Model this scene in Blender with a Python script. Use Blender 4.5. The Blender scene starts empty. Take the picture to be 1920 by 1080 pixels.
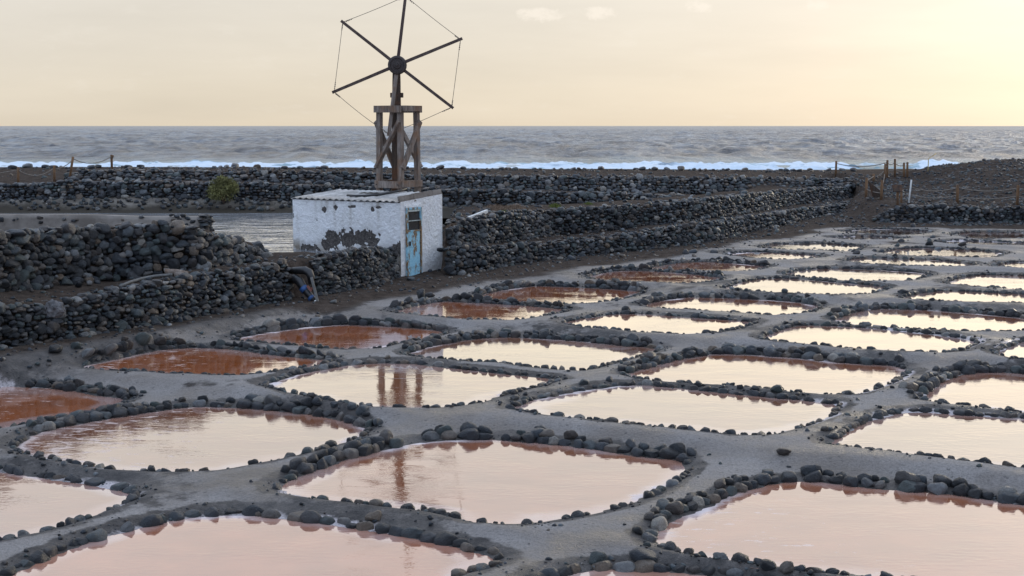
import bpy, bmesh, math, random
import numpy as np
from mathutils import Vector, Matrix, Euler, noise as mnoise

S = bpy.context.scene
COL = S.collection
R = math.radians
rng = random.Random(7)

# ------------------------------------------------------------------ camera
W0, H0, FPX = 1920.0, 1080.0, 2667.0
HOR = 236.0
CAMH = 4.6
TH = math.atan((540.0 - HOR) / FPX)
cam_d = bpy.data.cameras.new('camera')
cam = bpy.data.objects.new('camera', cam_d)
COL.objects.link(cam)
cam_d.sensor_width = 36.0
cam_d.lens = 36.0 * FPX / W0
cam_d.clip_start = 0.1
cam_d.clip_end = 60000
cam.location = (0, 0, CAMH)
cam.rotation_euler = (math.pi / 2 - TH, 0, 0)
S.camera = cam

# ------------------------------------------------------------------ sky and sun
SUN_AZ, SUN_EL = R(30), R(8.0)
sun_dir = Vector((math.sin(SUN_AZ) * math.cos(SUN_EL), math.cos(SUN_AZ) * math.cos(SUN_EL), math.sin(SUN_EL)))
world = bpy.data.worlds.new('World')
S.world = world
world.use_nodes = True


class NT:
    """small helper round a node tree"""
    def __init__(self, tree):
        self.t = tree
        self.n = tree.nodes
        self.l = tree.links

    def put(self, sock, v):
        if isinstance(v, bpy.types.NodeSocket):
            self.l.new(v, sock)
        elif v is not None:
            try:
                sock.default_value = v
            except Exception:
                sock.default_value = (*v, 1.0)

    def math(self, op, a, b=None, c=None, clamp=False):
        n = self.n.new('ShaderNodeMath')
        n.operation = op
        n.use_clamp = clamp
        for i, v in enumerate((a, b, c)):
            if v is not None:
                self.put(n.inputs[i], v)
        return n.outputs[0]

    def vmath(self, op, a, b=None, out=0):
        n = self.n.new('ShaderNodeVectorMath')
        n.operation = op
        self.put(n.inputs[0], a)
        if b is not None:
            self.put(n.inputs[1], b)
        return n.outputs[out]

    def mix(self, f, a, b, blend='MIX'):
        n = self.n.new('ShaderNodeMix')
        n.data_type = 'RGBA'
        n.blend_type = blend
        n.clamp_factor = True
        self.put(n.inputs[0], f)
        for s, v in ((n.inputs[6], a), (n.inputs[7], b)):
            if isinstance(v, (tuple, list)):
                s.default_value = (*v[:3], 1.0)
            else:
                self.put(s, v)
        return n.outputs[2]

    def ramp(self, f, stops, interp='LINEAR'):
        n = self.n.new('ShaderNodeValToRGB')
        cr = n.color_ramp
        cr.interpolation = interp
        while len(cr.elements) < len(stops):
            cr.elements.new(0.5)
        for e, (p, c) in zip(cr.elements, stops):
            e.position = p
            e.color = (*c, 1.0) if not isinstance(c, (int, float)) else (c, c, c, 1.0)
        self.put(n.inputs[0], f)
        return n.outputs[0]

    def noise(self, vec, scale, detail=3.0, rough=0.5, dist=0.0):
        n = self.n.new('ShaderNodeTexNoise')
        if vec is not None:
            self.put(n.inputs['Vector'], vec)
        n.inputs['Scale'].default_value = scale
        n.inputs['Detail'].default_value = detail
        n.inputs['Roughness'].default_value = rough
        n.inputs['Distortion'].default_value = dist
        return n.outputs['Fac']

    def coord(self, which='Object'):
        return self.n.new('ShaderNodeTexCoord').outputs[which]

    def geo(self, which='Position'):
        return self.n.new('ShaderNodeNewGeometry').outputs[which]

    def scale(self, v, s):
        n = self.n.new('ShaderNodeMapping')
        self.put(n.inputs['Vector'], v)
        n.inputs['Scale'].default_value = s
        return n.outputs[0]

    def attr(self, name, out='Fac'):
        n = self.n.new('ShaderNodeAttribute')
        n.attribute_name = name
        return n.outputs[out]

    def smooth(self, v, a, b):
        n = self.n.new('ShaderNodeMapRange')
        n.interpolation_type = 'SMOOTHSTEP'
        self.put(n.inputs[0], v)
        n.inputs[1].default_value = a
        n.inputs[2].default_value = b
        return n.outputs[0]

    def sep(self, v):
        n = self.n.new('ShaderNodeSeparateXYZ')
        self.put(n.inputs[0], v)
        return n.outputs

    def bump(self, h, strength=0.5, dist=0.02):
        n = self.n.new('ShaderNodeBump')
        n.inputs['Strength'].default_value = strength
        n.inputs['Distance'].default_value = dist
        self.put(n.inputs['Height'], h)
        return n.outputs[0]


def build_world():
    k = NT(world.node_tree)
    k.n.clear()
    out = k.n.new('ShaderNodeOutputWorld')
    bg = k.n.new('ShaderNodeBackground')
    sky = k.n.new('ShaderNodeTexSky')
    sky.sky_type = 'NISHITA'
    sky.sun_disc = False
    sky.sun_elevation = SUN_EL
    sky.sun_rotation = SUN_AZ
    sky.air_density = 1.0
    sky.dust_density = 1.5
    sky.ozone_density = 1.0
    d = k.vmath('NORMALIZE', k.coord('Generated'))
    x, y, z = k.sep(d)
    el = k.math('ABSOLUTE', z)
    q = k.math('POWER', el, 0.5)                      # 5 deg .295, 17 deg .54, 45 deg .84
    # thin high overcast: warm towards the low sun, blue overhead and away from it
    KS = 1.5
    def sky_ramp(stops): return k.ramp(q, [(p_, tuple(c_ / KS for c_ in c)) for p_, c in stops])
    front = sky_ramp([(0.0, (.735, .640, .500)), (0.16, (.750, .675, .555)), (0.29, (.765, .715, .635)),
                      (0.37, (1.14, 1.03, .81)), (0.46, (.86, .835, .775)), (0.60, (.85, .84, .885)), (0.78, (.95, 1.07, 1.30)), (1.0, (.86, 1.06, 1.42))])
    back = sky_ramp([(0.0, (.74, .84, 1.05)), (0.4, (.80, .95, 1.25)), (1.0, (.86, 1.06, 1.42))])
    cosaz = k.vmath('DOT_PRODUCT', d, tuple(Vector((math.sin(SUN_AZ), math.cos(SUN_AZ), 0))), out=1)
    f = k.smooth(cosaz, -0.5, 0.75)
    veil = k.mix(f, back, front)
    lp = k.vmath('DOT_PRODUCT', d, tuple(sun_dir), out=1)
    glow = k.math('POWER', k.math('MAXIMUM', lp, 0.0), 17.0)
    veil = k.mix(1.0, veil, k.mix(glow, (0, 0, 0), tuple(c_ / KS for c_ in (.33, .29, .235))), 'ADD')
    glow2 = k.math('POWER', k.math('MAXIMUM', lp, 0.0), 420.0)
    veil = k.mix(1.0, veil, k.mix(glow2, (0, 0, 0), tuple(c_ / KS for c_ in (.12, .10, .07))), 'ADD')
    # soft streaks of cloud
    nz = k.noise(k.scale(d, (5.0, 5.0, 34.0)), 1.0, 5.0, 0.55)
    veil = k.mix(1.0, veil, k.ramp(nz, [(0.25, 0.94), (0.75, 1.05)]), 'MULTIPLY')
    nz2 = k.noise(k.scale(d, (30.0, 30.0, 95.0)), 1.0, 5.0, 0.62)
    band = k.math('MULTIPLY', k.smooth(nz2, 0.56, 0.72), 0.10)
    veil = k.mix(band, veil, tuple(c_ / KS for c_ in (.93, .88, .80)))
    # a few small puffs low over the sea, as the photograph has them
    for (px, py, sx, sy) in ((1015, 28, 46, 15), (1128, 25, 34, 14), (1312, 10, 30, 15), (1530, 10, 22, 12)):
        v = Vector(((px - 960) / FPX, math.cos(TH) - 0, 0))
        c = pix_dir(px, py)
        right = Vector((c.y, -c.x, 0)).normalized()
        up = right.cross(c).normalized()
        a = k.vmath('DOT_PRODUCT', d, tuple(right), out=1)
        b = k.vmath('DOT_PRODUCT', d, tuple(up), out=1)
        b0 = up.dot(c); a0 = right.dot(c)
        e1 = k.math('DIVIDE', k.math('SUBTRACT', a, a0), sx / FPX)
        e2 = k.math('DIVIDE', k.math('SUBTRACT', b, b0), sy / FPX)
        r2 = k.math('ADD', k.math('MULTIPLY', e1, e1), k.math('MULTIPLY', e2, e2))
        nn = k.noise(k.scale(d, (90, 90, 150)), 1.0, 5.0, 0.65)
        r2 = k.math('ADD', r2, k.math('MULTIPLY', k.math('SUBTRACT', nn, 0.5), 3.2))
        m = k.math('MULTIPLY', k.smooth(r2, 1.0, 0.0), 0.60)
        m = k.math('MULTIPLY', m, k.smooth(k.math('ADD', y, 0.0), 0.0, 0.2))
        veil = k.mix(m, veil, tuple(c_ / KS for c_ in (.98, .90, .80)))
    # the ramps are stored at a tenth of the strength of the physical sky
    veil10 = k.vmath('MULTIPLY', veil, (10.0 * KS,) * 3)
    colr = k.mix(0.96, sky.outputs[0], veil10)
    k.l.new(colr, bg.inputs['Color'])
    bg.inputs['Strength'].default_value = 0.105
    k.l.new(bg.outputs[0], out.inputs[0])


def pix_dir(px, py):
    a = (px - 960.0) / FPX
    b = -(py - 540.0) / FPX
    return Vector((a, math.cos(TH) + b * math.sin(TH), -math.sin(TH) + b * math.cos(TH))).normalized()


build_world()
sun_d = bpy.data.lights.new('sun', 'SUN')
sun_d.energy = 0.5
sun_d.angle = R(10)
sun_d.color = (1.0, 0.86, 0.66)
sun = bpy.data.objects.new('sun', sun_d)
COL.objects.link(sun)
sun.rotation_euler = sun_dir.to_track_quat('Z', 'Y').to_euler()
S.view_settings.view_transform = 'Standard'
S.view_settings.look = 'None'
S.view_settings.exposure = 0.0
S.view_settings.gamma = 1.0
S.view_settings.use_curve_mapping = False
S.render.engine = 'CYCLES'
S.cycles.use_denoising = True
S.cycles.max_bounces = 6


# ------------------------------------------------------------------ pixels to places
def at_z(px, py, z):
    d = pix_dir(px, py)
    t = (z - CAMH) / d.z
    return Vector((d.x * t, d.y * t, z))


def at_y(px, py, Y):
    d = pix_dir(px, py)
    t = Y / d.y
    return Vector((d.x * t, Y, CAMH + d.z * t))


def proj(p):
    dx, dy, dz = p[0], p[1], p[2] - CAMH
    fw = dy * math.cos(TH) - dz * math.sin(TH)
    up = dy * math.sin(TH) + dz * math.cos(TH)
    if fw < 0.5:
        return None
    return (960 + FPX * dx / fw, 540 - FPX * up / fw, FPX / fw)


def in_view(p, m=170):
    q = proj(p)
    return q is not None and -m < q[0] < 1920 + m and -m < q[1] < 1080 + m


# ------------------------------------------------------------------ object helpers
def link(o):
    COL.objects.link(o)
    return o


def tag(o, label=None, cat=None, group=None, kind=None):
    if label: o['label'] = label
    if cat: o['category'] = cat
    if group: o['group'] = group
    if kind: o['kind'] = kind
    return o


def empty(name, loc, label, cat, group=None, rz=0.0):
    o = link(bpy.data.objects.new(name, None))
    o.location = loc
    o.rotation_euler = (0, 0, rz)
    o.empty_display_size = 0.2
    return tag(o, label, cat, group)


def mesh_obj(name, verts, faces, mat, parent=None, smooth=False):
    me = bpy.data.meshes.new(name)
    me.from_pydata([tuple(v) for v in verts], [], faces)
    me.update()
    if smooth:
        me.polygons.foreach_set('use_smooth', [True] * len(me.polygons))
    if mat: me.materials.append(mat)
    o = link(bpy.data.objects.new(name, me))
    if parent is not None:
        o.parent = parent
        o.matrix_parent_inverse = Matrix.Translation(-Vector(parent.location)) if parent.rotation_euler.z == 0 else \
            (Matrix.Translation(parent.location) @ Matrix.Rotation(parent.rotation_euler.z, 4, 'Z')).inverted()
    return o


def bm_obj(name, bm, mat, parent=None, smooth=False, local=False):
    me = bpy.data.meshes.new(name)
    bmesh.ops.recalc_face_normals(bm, faces=bm.faces)
    bm.to_mesh(me)
    bm.free()
    if smooth:
        me.polygons.foreach_set('use_smooth', [True] * len(me.polygons))
    if mat: me.materials.append(mat)
    o = link(bpy.data.objects.new(name, me))
    if parent is not None:
        o.parent = parent
        if not local:
            o.matrix_parent_inverse = (Matrix.Translation(parent.location) @ Matrix.Rotation(parent.rotation_euler.z, 4, 'Z')).inverted()
    return o


def add_box(bm, c, s, rot=None, bevel=0.0):
    r = bmesh.ops.create_cube(bm, size=1.0)
    vs = r['verts']
    m = Matrix.Translation(Vector(c)) @ (rot.to_4x4() if rot is not None else Matrix.Identity(4)) @ Matrix.Diagonal((*s, 1))
    bmesh.ops.transform(bm, matrix=m, verts=vs)
    if bevel > 0:
        es = list({e for v in vs for e in v.link_edges})
        bmesh.ops.bevel(bm, geom=es, offset=bevel, segments=1, affect='EDGES')
    return vs


def add_bar(bm, a, b, w, h=None, roll=0.0, bevel=0.012, taper=1.0, ref=None):
    """a square timber from a to b"""
    h = h or w
    a, b = Vector(a), Vector(b)
    d = (b - a)
    L = d.length
    z = d.normalized()
    ref = Vector(ref) if ref is not None else (Vector((0, 1, 0)) if abs(z.y) < 0.9 else Vector((1, 0, 0)))
    x = ref.cross(z).normalized()
    y = z.cross(x)
    M = Matrix((x, y, z)).transposed()
    M = M @ Matrix.Rotation(roll, 3, 'Z')
    n = max(2, int(L / 0.35))
    rings = []
    for i in range(n + 1):
        t = i / n
        k = 1 + (taper - 1) * t
        ring = []
        for sx, sy in ((-1, -1), (1, -1), (1, 1), (-1, 1)):
            j = 0.03
            p = M @ Vector((sx * w / 2 * k * (1 + rng.uniform(-j, j)), sy * h / 2 * k * (1 + rng.uniform(-j, j)), L * t)) + a
            ring.append(bm.verts.new(p))
        rings.append(ring)
    for i in range(n):
        for q in range(4):
            bm.faces.new((rings[i][q], rings[i][(q + 1) % 4], rings[i + 1][(q + 1) % 4], rings[i + 1][q]))
    bm.faces.new(rings[0][::-1])
    bm.faces.new(rings[-1])


def add_tube(bm, pts, r, seg=8, cap=True):
    pts = [Vector(p) for p in pts]
    rings = []
    for i, p in enumerate(pts):
        d = (pts[min(i + 1, len(pts) - 1)] - pts[max(i - 1, 0)]).normalized()
        ref = Vector((0, 0, 1)) if abs(d.z) < 0.9 else Vector((1, 0, 0))
        x = ref.cross(d).normalized()
        y = d.cross(x)
        rr = r[i] if isinstance(r, (list, tuple)) else r
        rings.append([bm.verts.new(p + (x * math.cos(2 * math.pi * q / seg) + y * math.sin(2 * math.pi * q / seg)) * rr) for q in range(seg)])
    for i in range(len(pts) - 1):
        for q in range(seg):
            bm.faces.new((rings[i][q], rings[i][(q + 1) % seg], rings[i + 1][(q + 1) % seg], rings[i + 1][q]))
    if cap:
        bm.faces.new(rings[0][::-1])
        bm.faces.new(rings[-1])


def sag(a, b, s, n=10):
    a, b = Vector(a), Vector(b)
    return [a.lerp(b, i / n) - Vector((0, 0, s * 4 * (i / n) * (1 - i / n))) for i in range(n + 1)]


def set_attr(me, name, vals):
    at = me.attributes.new(name, 'FLOAT', 'POINT')
    at.data.foreach_set('value', np.asarray(vals, dtype=np.float32))


# ------------------------------------------------------------------ numeric noise
def _hash(ix, iy, seed):
    h = (ix.astype(np.int64) * 374761393 + iy.astype(np.int64) * 668265263 + seed * 982451653) & 0x7fffffff
    h = ((h ^ (h >> 13)) * 1274126177) & 0x7fffffff
    h = h ^ (h >> 16)
    return (h & 0xffff) / 65535.0


def vnoise(x, y, seed=0):
    x = np.asarray(x, float); y = np.asarray(y, float)
    ix, iy = np.floor(x), np.floor(y)
    fx, fy = x - ix, y - iy
    fx = fx * fx * (3 - 2 * fx); fy = fy * fy * (3 - 2 * fy)
    a = _hash(ix, iy, seed); b = _hash(ix + 1, iy, seed)
    c = _hash(ix, iy + 1, seed); d = _hash(ix + 1, iy + 1, seed)
    return (a * (1 - fx) + b * fx) * (1 - fy) + (c * (1 - fx) + d * fx) * fy - 0.5


def fbm(x, y, seed=0, octv=4):
    s = 0; a = 1.0
    for i in range(octv):
        s = s + a * vnoise(x * 2 ** i + 17.3 * i, y * 2 ** i - 9.1 * i, seed + i)
        a *= 0.5
    return s


def sst(a, b, v):
    t = np.clip((v - a) / (b - a), 0, 1)
    return t * t * (3 - 2 * t)


# ------------------------------------------------------------------ materials
def material(name, fn, rough=0.6, spec=0.4):
    m = bpy.data.materials.new(name)
    m.use_nodes = True
    k = NT(m.node_tree)
    b = k.n['Principled BSDF']
    b.inputs['Roughness'].default_value = rough
    b.inputs['Specular IOR Level'].default_value = spec
    fn(k, b)
    return m


STONE_RAMP = [(0.0, (.0085, .0095, .0115)), (0.25, (.014, .0165, .0205)), (0.42, (.024, .029, .036)), (0.50, (.042, .031, .025)),
              (0.60, (.036, .044, .053)), (0.70, (.042, .055, .053)), (0.80, (.068, .078, .087)), (0.88, (.115, .085, .060)), (0.95, (.13, .14, .148)), (1.0, (.23, .21, .18))]


def stone_fn(src):
    def fn(k, b):
        if src == 'object':
            rnd = k.n.new('ShaderNodeObjectInfo').outputs['Random']
            co = k.coord('Object')
            sc = 1.0
        else:
            rnd = k.attr('rnd')
            co = k.geo('Position')
            sc = 5.0
        base = k.ramp(rnd, STONE_RAMP)
        off = k.vmath('ADD', co, k.vmath('SCALE', (7.1, 3.3, 5.7)))
        n0 = k.n.new('ShaderNodeVectorMath'); n0.operation = 'SCALE'
        n0.inputs[0].default_value = (31.0, 17.0, 23.0)
        k.l.new(rnd, n0.inputs['Scale'])
        off = k.vmath('ADD', co, n0.outputs[0])
        n1 = k.noise(off, 1.4 * sc, 4, 0.6)
        n2 = k.noise(off, 9.0 * sc, 4, 0.65)
        base = k.mix(1.0, base, k.ramp(n1, [(0.28, (.62, .60, .60)), (0.7, (1.4, 1.42, 1.42))]), 'MULTIPLY')
        base = k.mix(1.0, base, k.ramp(n2, [(0.3, .7), (0.7, 1.3)]), 'MULTIPLY')
        # dried salt dust on the upward faces
        nz = k.sep(k.geo('Normal'))[2]
        dust = k.math('MULTIPLY', k.smooth(nz, 0.55, 1.0), k.smooth(n1, 0.46, 0.66))
        base = k.mix(k.math('MULTIPLY', dust, 0.26), base, (.13, .132, .136))
        k.put(b.inputs['Base Color'], base)
        k.put(b.inputs['Roughness'], k.ramp(n1, [(0.3, .30), (0.7, .58)]))
        n3 = k.noise(off, 22.0 * sc, 3, 0.7)
        pit = k.smooth(n3, 0.44, 0.30)
        base = k.mix(k.math('MULTIPLY', pit, 0.55), base, (.008, .008, .009))
        crs = k.math('MULTIPLY', k.smooth(n2, 0.60, 0.70), k.smooth(n1, 0.50, 0.60))
        base = k.mix(k.math('MULTIPLY', crs, 0.45), base, (.20, .19, .185))
        k.put(b.inputs['Base Color'], base)
        hh = k.math('ADD', k.math('ADD', n1, k.math('MULTIPLY', n2, 0.55)), k.math('MULTIPLY', n3, 0.30))
        k.put(b.inputs['Normal'], k.bump(hh, 0.85, 0.06 if src == 'object' else 0.025))
    return fn


M = {}
M['stone'] = material('basalt_stone', stone_fn('object'), .5, .5)
M['stone_mass'] = material('basalt_rubble', stone_fn('mass'), .6, .3)


def ground_fn(k, b):
    p = k.geo('Position')
    n_big = k.noise(p, 0.8, 4, 0.6)
    n_mid = k.noise(p, 4.0, 5, 0.65)
    n_fine = k.noise(p, 26.0, 4, 0.7)
    n_grit = k.noise(p, 90.0, 2, 0.6)
    salt, crust, soil = k.attr('salt'), k.attr('crust'), k.attr('soil')
    mud = k.mix(k.smooth(n_mid, 0.35, 0.65), (.036, .032, .030), (.085, .074, .067))
    earth = k.mix(k.smooth(n_mid, 0.3, 0.7), (.044, .034, .028), (.090, .070, .057))
    base = k.mix(soil, mud, earth)
    sandy = k.mix(k.smooth(n_big, 0.35, 0.68), (.138, .119, .105), (.275, .253, .237))
    sandy = k.mix(k.math('MULTIPLY', k.smooth(n_fine, 0.55, 0.75), 0.5), sandy, (.12, .105, .095))
    ms = k.smooth(k.math('ADD', salt, k.math('MULTIPLY', k.math('SUBTRACT', n_mid, 0.5), 1.1)), 0.30, 0.62)
    base = k.mix(k.math('MULTIPLY', ms, 0.93), base, sandy)
    mc = k.smooth(k.math('ADD', crust, k.math('MULTIPLY', k.math('SUBTRACT', n_mid, 0.5), 0.9)), 0.45, 0.75)
    base = k.mix(k.math('MULTIPLY', mc, 0.85), base, (.60, .54, .54))
    base = k.mix(1.0, base, k.ramp(n_grit, [(0.3, .74), (0.7, 1.26)]), 'MULTIPLY')
    base = k.mix(1.0, base, k.ramp(n_fine, [(0.32, .68), (0.68, 1.28)]), 'MULTIPLY')
    # darker grains and pebbles
    vor = k.n.new('ShaderNodeTexVoronoi'); vor.inputs['Scale'].default_value = 9.0
    k.put(vor.inputs['Vector'], p)
    peb = k.math('MULTIPLY', k.smooth(vor.outputs['Distance'], 0.26, 0.16), k.smooth(n_mid, 0.50, 0.62))
    base = k.mix(k.math('MULTIPLY', peb, 0.7), base, (.06, .057, .056))
    k.put(b.inputs['Base Color'], base)
    k.put(b.inputs['Roughness'], k.mix(soil, k.ramp(n_big, [(0.38, .28), (0.60, .80)]), (.95, .95, .95)))
    k.put(b.inputs['Specular IOR Level'], k.math('SUBTRACT', .48, k.math('MULTIPLY', soil, .46)))
    h = k.math('ADD', k.math('MULTIPLY', n_mid, 0.9), k.math('ADD', k.math('MULTIPLY', n_fine, 0.55), k.math('MULTIPLY', n_grit, 0.22)))
    h = k.math('ADD', h, k.math('MULTIPLY', peb, 0.25))
    k.put(b.inputs['Normal'], k.bump(h, 0.85, 0.075))


M['ground'] = material('salt_works_earth', ground_fn, .75, .3)


def brine_fn(k, b):
    p = k.geo('Position')
    edge, red, flake = k.attr('edge'), k.attr('red'), k.attr('flake')
    n1 = k.noise(k.scale(p, (1, 1, 1)), 1.3, 4, 0.6)
    n2 = k.noise(k.scale(p, (2.0, 4.6, 1.0)), 1.5, 5, 0.68)
    n3 = k.noise(k.scale(p, (2.2, 2.2, 1.0)), 0.5, 3, 0.5)
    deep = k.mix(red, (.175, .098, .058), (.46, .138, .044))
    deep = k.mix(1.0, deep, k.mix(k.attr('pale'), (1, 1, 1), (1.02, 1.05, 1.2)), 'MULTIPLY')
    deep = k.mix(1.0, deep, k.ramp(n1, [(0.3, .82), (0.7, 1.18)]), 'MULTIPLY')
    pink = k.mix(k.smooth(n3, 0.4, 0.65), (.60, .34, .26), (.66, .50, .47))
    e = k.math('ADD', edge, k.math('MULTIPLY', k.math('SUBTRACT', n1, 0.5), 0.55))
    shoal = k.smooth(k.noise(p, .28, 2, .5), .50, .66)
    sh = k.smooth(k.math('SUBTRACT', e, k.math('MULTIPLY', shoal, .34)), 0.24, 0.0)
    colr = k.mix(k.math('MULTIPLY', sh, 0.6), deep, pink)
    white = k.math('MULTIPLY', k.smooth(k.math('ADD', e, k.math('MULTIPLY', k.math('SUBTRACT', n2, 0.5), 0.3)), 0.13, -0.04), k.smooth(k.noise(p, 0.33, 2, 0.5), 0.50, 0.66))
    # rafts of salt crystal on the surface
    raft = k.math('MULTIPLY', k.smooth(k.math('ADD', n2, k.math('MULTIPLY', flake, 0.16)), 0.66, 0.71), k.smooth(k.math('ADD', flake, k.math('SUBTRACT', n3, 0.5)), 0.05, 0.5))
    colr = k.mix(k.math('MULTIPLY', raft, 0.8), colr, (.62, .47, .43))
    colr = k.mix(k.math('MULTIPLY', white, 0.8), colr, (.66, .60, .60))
    k.put(b.inputs['Base Color'], colr)
    dry = k.math('MAXIMUM', k.math('MULTIPLY', raft, 0.5), white)
    k.put(b.inputs['Roughness'], k.mix(dry, (.035, .035, .035), (.55, .55, .55)))
    k.put(b.inputs['IOR'], 2.0)
    k.put(b.inputs['Coat Weight'], k.math('SUBTRACT', 1.0, dry))
    b.inputs['Coat IOR'].default_value = 1.72
    b.inputs['Coat Roughness'].default_value = 0.03
    b.inputs['Specular IOR Level'].default_value = 0.5
    rip = k.noise(k.scale(p, (3.0, 6.5, 1.0)), 2.0, 3, 0.55)
    rip2 = k.noise(k.scale(p, (1.0, 2.0, 1.0)), 0.7, 2, 0.5)
    amp = k.ramp(rip2, [(0.38, 0.10), (0.62, 1.35)])
    hh = k.math('ADD', k.math('MULTIPLY', rip, amp), k.math('MULTIPLY', white, 0.6))
    bn = k.bump(hh, 0.16, 0.012)
    k.put(b.inputs['Normal'], bn)
    k.put(b.inputs['Coat Normal'], bn)


M['brine'] = material('orange_brine', brine_fn, .04, .5)


def pond_fn(k, b):
    p = k.geo('Position')
    n0 = k.noise(k.scale(p, (.16, .35, 1.0)), 1.0, 3, 0.5)
    n = k.noise(k.scale(p, (.55, .85, 1.0)), 1.0, 4, 0.6)
    k.put(b.inputs['Base Color'], k.mix(k.smooth(n, .4, .6), (.20, .208, .22), (.28, .286, .30)))
    b.inputs['Roughness'].default_value = 0.08
    b.inputs['IOR'].default_value = 1.9
    k.put(b.inputs['Normal'], k.bump(k.math('ADD', n, n0), 1.0, 0.16))


M['pond'] = material('reservoir_water', pond_fn)


def sea_fn(k, b):
    p = k.geo('Position')
    n1 = k.noise(k.scale(p, (0.06, 0.012, 1.0)), 1.0, 10, 0.76)
    n2 = k.noise(k.scale(p, (0.42, 0.045, 1.0)), 1.0, 6, 0.70)
    n3 = k.noise(k.scale(p, (0.008, 0.016, 1.0)), 1.0, 4, 0.6)
    mixn = k.math('ADD', k.math('MULTIPLY', n1, 0.6), k.math('MULTIPLY', n2, 0.4))
    colr = k.mix(k.smooth(mixn, 0.42, 0.59), (.018, .042, .076), (.140, .190, .250))  # light and dark of the wave slopes put into the water colour
    colr = k.mix(k.smooth(n3, 0.38, 0.62), colr, k.mix(1.0, colr, (1.4, 1.36, 1.3), 'MULTIPLY'))
    cap = k.math('MULTIPLY', k.smooth(n2, 0.63, 0.68), k.smooth(n1, 0.53, 0.60))
    colr = k.mix(k.math('MULTIPLY', cap, 0.8), colr, (.60, .66, .72))
    turq = k.attr('shore')
    colr = k.mix(turq, colr, (.12, .23, .27))
    k.put(b.inputs['Base Color'], colr)
    b.inputs['Roughness'].default_value = 0.28
    b.inputs['IOR'].default_value = 1.33
    b.inputs['Specular IOR Level'].default_value = 0.17
    k.put(b.inputs['Normal'], k.bump(mixn, 1.0, 4.0))


M['sea'] = material('sea_water', sea_fn)


def foam_fn(k, b):
    p = k.geo('Position')
    f = k.attr('foam')
    n = k.noise(k.scale(p, (0.35, 0.5, 0.9)), 1.0, 6, 0.7)
    n2 = k.noise(k.scale(p, (0.10, 0.3, 0.4)), 1.0, 4, 0.6)
    m = k.smooth(k.math('ADD', f, k.math('MULTIPLY', k.math('SUBTRACT', n, 0.5), 1.3)), 0.30, 0.62)
    colr = k.mix(m, k.mix(k.smooth(n2, .4, .6), (.17, .29, .35), (.33, .46, .52)), (.60, .69, .765))
    k.put(b.inputs['Base Color'], colr)
    k.put(b.inputs['Roughness'], 0.55)
    k.put(b.inputs['Normal'], k.bump(n, 0.7, 0.5))


M['foam'] = material('surf_foam', foam_fn)


def white_fn(k, b):
    p = k.geo('Position')
    peel = k.attr('peel')
    n1 = k.noise(p, 2.2, 5, 0.65)
    n2 = k.noise(p, 14.0, 5, 0.7)
    n3 = k.noise(p, 45.0, 3, 0.6)
    wash = k.mix(k.smooth(n1, 0.3, 0.7), (.87, .875, .88), (.80, .80, .785))
    wash = k.mix(k.math('MULTIPLY', k.smooth(n2, 0.60, 0.78), 0.55), wash, (.42, .40, .38))
    spots = k.math('MULTIPLY', k.smooth(n2, 0.68, 0.74), k.smooth(n1, 0.48, 0.62))
    wash = k.mix(k.math('MULTIPLY', spots, 0.9), wash, (.12, .105, .095))
    rend = k.mix(k.smooth(n2, 0.35, 0.65), (.060, .054, .050), (.14, .125, .115))
    fleck = k.smooth(n3, 0.66, 0.72)
    rend = k.mix(k.math('MULTIPLY', fleck, 0.8), rend, (.6, .6, .6))
    stain = k.attr('stain')
    wash = k.mix(k.math('MULTIPLY', stain, k.smooth(n1, 0.35, 0.6)), wash, (.30, .26, .21))
    m = k.smooth(k.math('ADD', peel, k.math('MULTIPLY', k.math('SUBTRACT', n2, 0.5), 0.35)), 0.46, 0.54)
    k.put(b.inputs['Base Color'], k.mix(m, wash, rend))
    b.inputs['Roughness'].default_value = 0.9
    h = k.math('ADD', n2, k.math('MULTIPLY', n3, 0.4))
    h = k.math('SUBTRACT', h, k.math('MULTIPLY', m, 0.5))
    k.put(b.inputs['Normal'], k.bump(h, 1.0, 0.07))


M['white'] = material('whitewashed_plaster', white_fn, .9, .2)


def concrete_fn(k, b):
    p = k.geo('Position')
    n1 = k.noise(p, 1.2, 5, 0.65)
    n2 = k.noise(p, 11.0, 5, 0.7)
    c = k.mix(k.smooth(n1, 0.3, 0.7), (.16, .14, .122), (.29, .262, .235))
    c = k.mix(k.math('MULTIPLY', k.smooth(n2, 0.58, 0.72), 0.6), c, (.075, .068, .062))
    k.put(b.inputs['Base Color'], c)
    k.put(b.inputs['Normal'], k.bump(k.math('ADD', n1, n2), 0.5, 0.03))


M['concrete'] = material('old_mortar', concrete_fn, .95, .05)


def footing_fn(k, b):
    p = k.geo('Position')
    n1 = k.noise(p, .9, 5, 0.65)
    n2 = k.noise(p, 7.0, 5, 0.7)
    z = k.sep(p)[2]
    wet = k.smooth(k.math('ADD', z, k.math('MULTIPLY', k.math('SUBTRACT', n1, .5), .5)), 1.45, 1.15)
    c = k.mix(k.smooth(n1, 0.3, 0.7), (.095, .082, .068), (.20, .18, .155))
    c = k.mix(wet, c, (.045, .038, .029))
    c = k.mix(k.smooth(n2, 0.56, 0.64), c, (.035, .033, .032))
    k.put(b.inputs['Base Color'], c)
    k.put(b.inputs['Normal'], k.bump(k.math('ADD', n1, n2), 0.6, 0.05))


M['footing'] = material('tidal_mortar', footing_fn, .9, .1)


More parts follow.
